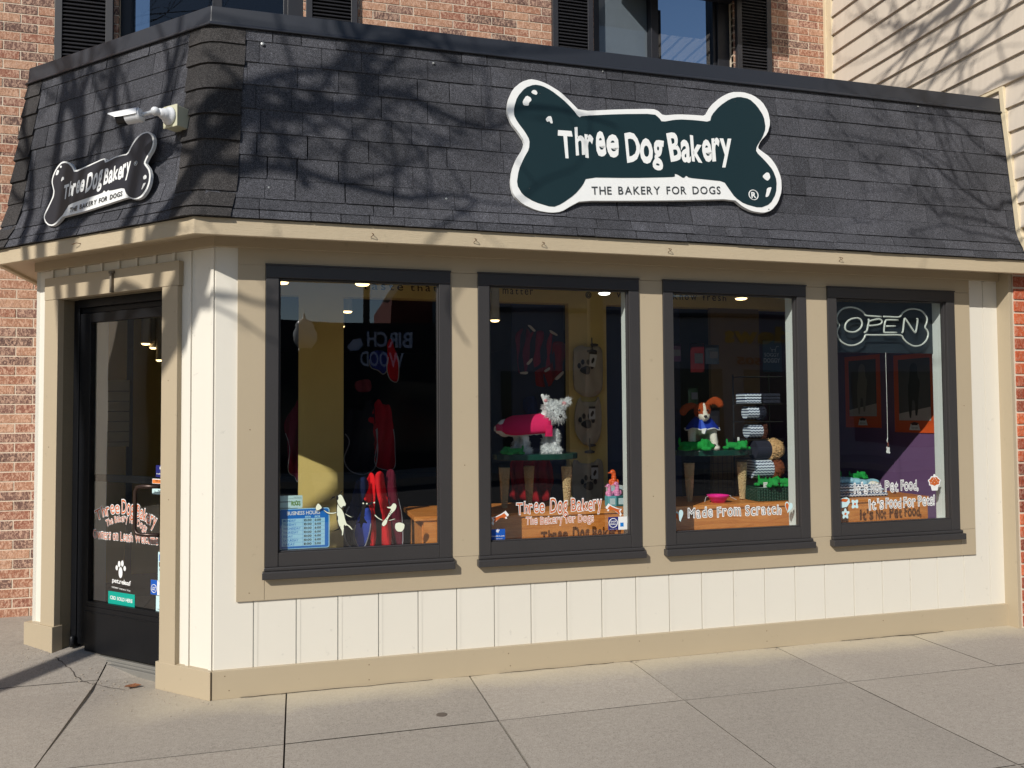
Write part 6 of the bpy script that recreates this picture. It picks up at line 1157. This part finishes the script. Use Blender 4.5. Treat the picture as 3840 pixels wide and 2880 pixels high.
for k, y, lab, px in (('g_sw1', 1.31, 'top knitted oatmeal pet jumper with black paw on the yellow column', DATA['paws'][0]), ('g_sw2', 1.31, 'middle knitted oatmeal pet jumper with black paw on the yellow column', DATA['paws2'][0]), ('g_sw3', 1.31, 'lowest knitted grey pet jumper with black paw on the yellow column', DATA['paws2'][1])):
    t = garment(k, y, SW, lab, None, .002, .012); paw(px[0], px[1]+(.03 if k == 'g_sw1' else 0), .95, y, t)
    i = ('g_sw1', 'g_sw2', 'g_sw3').index(k); q = DATA['tags'] if i == 0 else DATA['tags2'][(i-1)*4:(i-1)*4+4]
    mb = MB(); mb.poly(q, .003, wi, -1.285); mb.build('swing_tag', simple('tag_white', srgb(206, 206, 206), .6), t); cx = sum(p[0] for p in q)/4; cz = sum(p[1] for p in q)/4
    mb = MB(); mb.poly(blobpoly(cx, cz, .012, .020, 12, .3, 2), .001, wi, -1.2815); mb.box(wi, min(p[0] for p in q), max(p[0] for p in q), max(p[1] for p in q)-.004, max(p[1] for p in q)+.012, -1.285, -1.281); mb.build('tag_print', BLACK, t)
for (x, z, lab) in ((3.335, 1.83, 'dark dog shaped hanger above the top oatmeal jumper'), (3.31, 1.10, 'dark dog shaped hanger above the lowest grey jumper')):
    t = thing('coat_hanger', lab, 'hanger', (x, 1.29, z)); mb = MB(); mb.tube([(x, 1.30, z+.09), (x, 1.30, z+.03), (x+.004, 1.30, z)], .006, 6); mb.ell((x+.02, 1.30, z+.035), (.035, .008, .012)); mb.ell((x, 1.30, z-.012), (.045, .01, .014)); remesh(mb, 'hanger', [simple('hanger_dark', (.04, .045, .06), .5)], t, .004)
for i, k in enumerate(('g_wr0', 'g_wr1', 'g_wr2', 'g_wr3', 'g_wr4')):
    garment(k, 1.52+.02*i, srgb(120, 118, 112), ['pale grey pet coat, upper left of the hanging row right in the second window', 'pale grey pet coat, middle of the upper hanging row in the second window', 'pale grey pet coat, upper right of the hanging row against the frame', 'long pale grey pet coat, lower left of the row in the second window', 'long pale grey pet coat, lower right of the row against the frame'][i], None, .012)
garment('g_redtab', 1.32, srgb(150, 26, 34), 'wide red cloth pet coat hanging behind the left table legs', None, .018)
# folded throws in the last window
t = thing('folded_blanket', 'pale blue patterned fleece blankets piled on the shelf in the last window', 'blanket', (4.85, .42, .81)); mb = MB(); rs = random.Random(6)
for k in range(3): mb.box(wi, 4.60+.02*k, 5.02-.03*k, .812+.028*k, .837+.028*k, -.50, -.30)
mb.build('folded_layer', PAT, t, bevel=.010)
mb = MB(); 
for k in range(9): mb.ell((4.66+.04*k, .38+.02*math.sin(k), .905+.012*math.sin(k*.7)), (.04, .05, .022))
b = remesh(mb, 'fleece', [simple('pale_blue_fleece', srgb(150, 196, 214), .95, .05, 0, .15, 90, .6, 200)], t, .005)
frog(4.70, .45, .915, R(170), .8, 'green plush toy half hidden at the left of the blankets'); frog(4.91, .47, .912, R(10), .8, 'green plush toy behind the right half of the blankets')
t = thing('patterned_blanket', 'navy and white bone pattern blanket folded at the left of the last window', 'blanket', (4.62, .33, .81)); mb = MB()
for k in range(3): mb.box(wi, 4.50, 4.60, .812+.03*k, .839+.03*k, -.46, -.28)
mb.build('folded_layer', bonepattern('bone_pattern_navy', srgb(22, 34, 78), srgb(200, 214, 230), 60), t, bevel=.008)
t = thing('white_cushion', 'cream and red patterned cushion between the blankets of the last window', 'cushion', (4.93, .34, .86)); mb = MB(); mb.ell((4.93, .335, .885), (.05, .03, .025)); mb.build('cushion', simple('cream_plush', srgb(226, 218, 200), .9, .05, 0, .2, 40), t, smooth=True)
# ================================================================ TREES
BARK = simple('grey_bark', (.10, .085, .07), .95, .1, 0, .3, 30, .8, 60)
class Tree:
    def __init__(s, seed): s.rs = random.Random(seed); s.mb = MB(); s.tw = MB()
    def limb(s, pts, r0, r1, depth=0, tw=True, dens=1.0):
        r0 *= 1.18; pts = catmull([Vector(p) for p in pts], 4); n = len(pts); rad = [r0+(r1-r0)*i/(n-1) for i in range(n)]
        (s.mb if r0 > .012 else s.tw).tube(pts, rad, 7 if r0 > .012 else 4)
        if depth >= 3 or not tw: return
        L = sum((pts[i+1]-pts[i]).length for i in range(n-1)); k = max(2, int(L*(2.2 if depth == 0 else 3.4)*dens))
        for _ in range(k):
            i = s.rs.randint(max(1, n//5), n-2); d = (pts[i+1]-pts[i]).normalized(); a = d.orthogonal().normalized(); a = Matrix.Rotation(s.rs.uniform(0, 6.283), 3, d) @ a
            nd_ = (d*s.rs.uniform(.5, 1.0)+a*s.rs.uniform(.5, 1.0)+Vector((0, 0, .15))).normalized(); l = L*s.rs.uniform(.28, .5)*(.85 if depth else .7); l = min(l, 1.5)
            p = pts[i].copy(); q = [p.copy()]
            for _k in range(4): nd_ = (nd_+Vector((s.rs.uniform(-.3, .3), s.rs.uniform(-.3, .3), s.rs.uniform(-.22, .28)))).normalized(); p = p+nd_*l/4; q.append(p.copy())
            rr = rad[i]*s.rs.uniform(.42, .62); s.limb(q, max(rr, .003), max(rr*.3, .0018), depth+1, True, dens)
def proj(P, t): return Vector(P)+SUN*t
def tree(nm, lab, seed, base, trunk, limbs, dens=1):
    T = Tree(seed); t = thing(nm, lab, 'tree', base, 'bare street trees along the kerb')
    for pts, r0, r1 in trunk: T.limb(pts, r0, r1, 3)
    for pts, r0, r1 in limbs: T.limb(pts, r0, r1, 0, True, dens)
    T.mb.build('branches', BARK, t, smooth=True)
    if T.tw.v: T.tw.build('twigs', BARK, t, smooth=True)
tb = Vector((-3.35, -2.76, 0)); c1 = Vector((-3.35, -2.76, 4.3)); c2 = Vector((-3.33, -2.72, 5.1)); c3 = Vector((-3.32, -2.68, 6.0))
def sh(pts, t0, t1): n = len(pts); return [proj(p, t0+(t1-t0)*i/(n-1)) for i, p in enumerate(pts)]
limbs = []
S1 = sh([(0.15, 0.53, 2.72), (0.1, 0.6, 3.0), (0.07, 0.68, 3.24), (-0.02, 0.79, 3.43), (-.1, .95, 3.8), (-.1, 1.0, 4.3)], 6.2, 6.0); limbs.append(([c1+Vector((0, 0, .3)), (c1+S1[0])*.5+Vector((.05, 0, -.1))]+S1, .050, .014))
S2 = sh([(0.41, 0.28, 2.7), (0.39, 0.32, 2.84), (0.34, 0.39, 3.02), (0.33, 0.43, 3.22), (.25, .55, 3.5), (.2, .7, 3.9)], 6.4, 6.3); limbs.append(([c2-Vector((0, 0, .3)), (c2+S2[0])*.5]+S2, .042, .010))
S3 = sh([(0.57, 0.14, 2.75), (0.64, 0.11, 3.02), (0.68, 0.1, 3.23), (.7, .1, 3.5), (.75, .2, 3.9)], 5.6, 5.9); limbs.append(([c1, (c1+S3[0])*.5+Vector((.1, -.2, .0))]+S3, .040, .010))
F1 = sh([(0.62, 0.24, 1.87), (0.72, 0.14, 1.91), (0.86, 0.01, 1.97), (0.95, 0, 2.1), (0.78, -.15, 2.35), (0.78, -0.12, 2.6), (0.81, -0.1, 2.8), (0.9, -0.09, 2.9), (1.1, -0.08, 3.02), (1.38, -0.07, 3.11), (1.5, -0.06, 3.13), (1.62, -.07, 3.08)], 5.0, 5.0)
F1b = sh([(0.78, -0.12, 2.6), (0.81, -0.1, 2.8), (0.9, -0.09, 2.9), (1.01, -0.08, 2.95), (1.1, -0.08, 3.02), (1.23, -0.07, 3.07), (1.38, -0.07, 3.11), (1.5, -0.06, 3.13), (1.75, -.05, 3.2)], 5.2, 5.0); limbs.append(([c1-Vector((0, 0, .1)), (c1+F1b[0])*.5+Vector((0, -.1, -.15))]+F1b, .044, .008))
W1 = sh([(0.3, .5, 2.0), (0.62, 0.24, 1.87), (0.72, 0.14, 1.91), (0.86, 0.01, 1.97), (0.95, 0.0, 1.97), (1.07, 0.0, 1.93), (1.3, 0, 1.9)], 5.2, 5.3); limbs.append(([Vector((-3.35, -2.76, 4.0))]+W1, .030, .008))
F3 = sh([(1.0, -.1, 2.8), (1.2, -.1, 2.87), (1.37, -0.09, 2.91), (1.55, -0.09, 2.93), (1.6, -0.08, 2.99), (1.62, -0.07, 3.08), (1.61, -0.06, 3.18), (1.65, -0.05, 3.24), (1.77, -0.04, 3.3), (1.93, -0.04, 3.33), (2.06, -0.04, 3.29), (2.2, 1.0, 3.9)], 5.2, 5.0); limbs.append(([c1+Vector((0, 0, .1)), (c1+F3[0])*.5+Vector((.1, -.2, -.1))]+F3, .040, .008))
F4 = sh([(1.6, -0.08, 2.99), (1.72, -0.08, 3.02), (1.85, -0.08, 3.0), (2.05, -0.09, 2.91), (2.26, -0.09, 2.87), (2.43, -0.08, 2.96), (2.7, -0.08, 2.97), (3.0, -.08, 2.9)], 5.15, 5.0); limbs.append((F4, .024, .006))
F6 = sh([(1.2, -.1, 2.55), (1.5, -.12, 2.5), (1.8, -0.14, 2.45), (1.92, -0.14, 2.48), (2.04, -0.14, 2.49), (2.16, -0.14, 2.43), (2.05, 0, 1.97), (2.14, 0, 1.74)], 5.1, 5.0); limbs.append(([c1, F1b[0]-Vector((0, 0, .1))]+F6, .022, .006))
F5 = sh([(0.8, -0.06, 3.17), (0.88, -0.07, 3.1), (0.97, -0.08, 3.02), (1.05, -0.08, 2.9), (1.2, -.1, 2.7), (1.3, -.15, 2.5)], 5.8, 5.4); limbs.append((F5[::-1], .020, .008))
S5 = sh([(-.1, .85, 2.5), (-.19, .86, 2.84), (-.25, .94, 3.04), (-.27, .99, 3.2), (-.3, 1.2, 3.7)], 5.3, 5.4); limbs.append(([c1+Vector((0, 0, .15))]+S5, .032, .010))
S6 = sh([(.25, .5, 2.45), (.22, .5, 2.7), (.30, .44, 2.95), (.20, .56, 3.2), (.22, .7, 3.6)], 5.4, 5.5); limbs.append(([c1+Vector((0, 0, .25))]+S6, .028, .008))
F7 = sh([(1.0, -.1, 2.5), (1.1, -.1, 2.75), (1.25, -.08, 3.0), (1.22, -.05, 3.2), (1.35, .3, 3.5)], 5.1, 5.2); limbs.append(([S3[0]]+F7, .022, .006))
tree('street_tree', 'bare young street tree on the pavement to the left, throwing branch shadows over the canopy', 21, tb, [([tb+Vector((0, 0, -.1)), Vector((-3.36, -2.77, 1.9)), c1], .078, .066), ([c1, c2, c3, Vector((-3.3, -2.6, 7.2)), Vector((-3.4, -2.3, 8.4))], .055, .012)], limbs, .95)
# second tree, right of the view
tb = Vector((4.7, -4.7, 0)); c1 = Vector((4.68, -4.6, 5.0)); c2 = Vector((4.6, -4.5, 6.4)); limbs = []
def addl(pts, t0, t1, r0, r1, st, mid=None): P = sh(pts, t0, t1); limbs.append(([st]+([mid] if mid else [(Vector(st)+P[0])*.5])+P, r0, r1))
addl([(5.66, 0.0, 4.6), (5.66, 0.25, 4.19), (5.66, 0.45, 4.17), (5.66, 0.57, 4.14), (5.66, 0.66, 4.11), (5.66, 0.81, 4.03), (5.66, 1.0, 3.99)], 5.0, 5.3, .040, .006, c1)
addl([(5.66, 0.0, 4.5), (5.66, 0.14, 4.13), (5.66, 0.27, 4.02), (5.66, 0.29, 3.91), (5.66, 0.4, 3.85), (5.66, 0.51, 3.76), (5.66, 0.65, 3.72)], 5.2, 5.1, .030, .005, c1)
addl([(5.66, -.3, 4.3), (5.66, -0.14, 3.98), (5.66, -0.01, 3.86), (5.66, 0.13, 3.81), (5.66, 0.26, 3.74), (5.66, 0.42, 3.68)], 5.0, 5.2, .026, .005, c1)
addl([(5.66, 0.45, 4.17), (5.66, 0.58, 4.19), (5.66, 0.79, 4.19), (5.66, 0.92, 4.36), (5.66, 0.89, 4.49)], 5.2, 5.2, .020, .006, c2)
addl([(5.66, -.5, 3.5), (5.66, -0.21, 3.46), (5.66, -0.1, 3.49), (5.66, 0.01, 3.49), (5.66, 0.12, 3.47), (5.66, 0.27, 3.57)], 5.0, 5.0, .020, .006, c1)
addl([(4.4, -.08, 3.05), (4.65, -0.08, 3.01), (4.87, -0.08, 2.99), (5.02, -0.09, 2.93), (5.21, -0.1, 2.79), (5.39, -0.11, 2.68), (5.53, -0.12, 2.63), (5.66, -0.11, 2.68), (6.1, -.3, 2.7)][::-1], 3.9, 4.0, .014, .005, c1)
addl([(4.9, -0.1, 2.8), (4.96, -0.11, 2.7), (5.09, -0.13, 2.56), (5.15, -0.13, 2.58), (5.7, -.2, 2.5)][::-1], 3.9, 3.9, .009, .004, c1)
addl([(5.0, -0.04, 3.36), (5.19, -0.05, 3.26), (5.33, -0.06, 3.16), (5.42, -0.07, 3.06), (5.56, -0.08, 2.99), (5.65, -0.08, 2.96), (6.1, -.3, 2.8)][::-1], 4.0, 4.0, .011, .005, c1)
addl([(4.84, -0.14, 2.42), (4.97, -0.14, 2.47), (5.14, -0.13, 2.5), (5.29, -0.14, 2.46), (5.49, -0.14, 2.43), (6.0, -.3, 2.4)][::-1], 3.9, 3.9, .009, .004, c1)
tree('street_tree', 'bare street tree on the pavement to the right, throwing twig shadows on the beige siding', 5, tb, [([tb+Vector((0, 0, -.1)), Vector((4.7, -4.68, 2.2)), c1, c2, Vector((4.5, -4.3, 7.6)), Vector((4.6, -4.2, 9))], .10, .015)], limbs, .6)
# ================================================================ ACROSS THE STREET (seen mirrored in the panes)
def ST(a, z, o): return Vector((a, -16+o, z))
t = thing('black_storefront', 'black restaurant front across the street reading BIRCH WOOD, mirrored in the first window', 'building', (2.5, -16, 0))
mb = MB(); mb.box(ST, -9, 5.65, -.15, 3.58, -9, 0); mb.build('wall', simple('black_render', (.012, .012, .014), .6), t)
def stext(body, xl, xr, z, h, o=.03, mat=None, parent=None, bold=.02, nm='lettering'):
    mb = MB(); textmb(mb, body, lambda u, v, oo: ST(xl+(xr-xl)*u, z+v*h, oo), o, bold, 0, 1, .1); return mb.build(nm, mat, parent)
SB = simple('sign_slate', srgb(206, 216, 240), .5)
stext('BIRCH', 4.15, 2.95, 2.98, .36, mat=SB, parent=t); stext('WOOD', 3.95, 2.75, 2.55, .32, mat=SB, parent=t)
mb = MB(); mb.poly([(2.4, 2.95), (2.55, 3.12), (2.75, 3.16), (2.82, 3.0), (2.7, 2.88), (2.5, 2.86)], .02, ST, .03); mb.build('leaf_emblem', SB, t)
mb = MB(); 
for k in range(5): mb.box(ST, -8+2.7*k, -6+2.7*k, .4, 2.2, -.02, .01)
mb.build('shop_window', simple('dim_glass', (.03, .035, .04), .1), t)
t = thing('brick_house', 'red brick house with white gable behind the black storefront, mirrored in the first window', 'building', (6.0, -19, 0))
def S2_(a, z, o): return Vector((a, -19+o, z))
mb = MB(); mb.poly([(4.0, 3.0), (10.5, 3.0), (10.5, 8.2), (7.2, 9.5), (4.0, 4.9)], -6, S2_, 0); mb.build('wall', simple('dark_red_brick', srgb(120, 62, 52), .9), t)
mb = MB(); mb.box(S2_, 5.1, 5.9, 3.6, 5.0, 0, .05); mb.build('window', simple('dim_glass2', (.05, .08, .12), .1), t); mb = MB(); mb.hexa([S2_(3.7, 4.6, 0), S2_(3.9, 4.55, 0), S2_(3.9, 4.55, .5), S2_(3.7, 4.6, .5), S2_(7.1, 9.75, 0), S2_(7.35, 9.6, 0), S2_(7.35, 9.6, .5), S2_(7.1, 9.75, .5)]); mb.build('gable_board', simple('white_board', (.6, .6, .58), .6), t)
t = thing('grey_storefront', 'long pale grey shop building across the street with yellow lettering, mirrored in the third window', 'building', (12, -16, 0))
mb = MB(); mb.box(ST, 5.75, 30, -.15, 4.6, -9, 0); mb.build('wall', simple('grey_render', srgb(146, 146, 150), .8), t); mb = MB(); mb.box(ST, 5.75, 30, 4.0, 4.1, 0, .12); mb.build('cornice', simple('dark_cornice', (.04, .04, .04), .7), t)
mb = MB(); 
for k in range(6): mb.box(ST, 6.4+3.6*k, 9.3+3.6*k, .4, 2.55, 0, .02)
mb.build('shop_window', simple('dim_glass3', (.025, .03, .035), .1), t)
stext('dews', 15.0, 13.0, 3.35, .42, mat=simple('yellow_letters', srgb(206, 160, 40), .6), parent=t, bold=.04); stext('505', 14.2, 13.4, 2.72, .22, mat=simple('red_letters', srgb(150, 60, 30), .6), parent=t, bold=.03)
t = thing('street_lamp', 'old fashioned street lamp with a white acorn globe, mirrored in the first window', 'street lamp', (1.39, -10.4, 0)); L0 = (1.39, -10.4, 0)
mb = MB(); mb.lathe([(.17, -.15), (.17, .1), (.10, .25), (.055, .5), (.05, 2.35), (.09, 2.42), (.12, 2.50)], L0, 20); mb.build('pole', simple('black_cast_iron', (.02, .02, .022), .4), t, smooth=True)
mb = MB(); mb.lathe([(.11, 2.50), (.19, 2.62), (.20, 2.75), (.15, 2.84), (.16, 2.88), (.10, 2.98), (.03, 3.02), (.015, 3.12)], L0, 24); mb.build('globe', simple('lamp_globe', srgb(236, 236, 230), .3, .5), t, smooth=True)
t = thing('reflection_block', 'plain dark block added down the street, darkening what the door glass mirrors', 'building', (-12, -1, 0))  # unseen block added to keep bright sky out of the door reflection
mb = MB(); mb.box(idf, -17, -12, -.15, 7, -3.5, 1.4); mb.build('wall', simple('dark_block_wall', (.05, .045, .04), .9), t)
mb = MB()
for k in range(4): mb.box(idf, -11.99, -11.95, .6, 2.6, -3.2+1.1*k, -2.4+1.1*k)
mb.build('shop_window', simple('dim_glass4', (.02, .02, .025), .1), t)
t = thing('utility_pole', 'dark wooden utility pole above the black storefront, mirrored in the first window', 'pole', (3.05, -17.6, 0)); mb = MB(); mb.tube([(3.05, -17.5, 3.5), (2.98, -17.5, 7.5), (2.96, -17.5, 10)], [.11, .10, .09], 10); mb.build('pole_shaft', BARK, t); mb = MB(); mb.box(ST, 2.4, 3.5, 7.2, 7.32, -1.6, -1.5); mb.build('cross_arm', BARK, t)
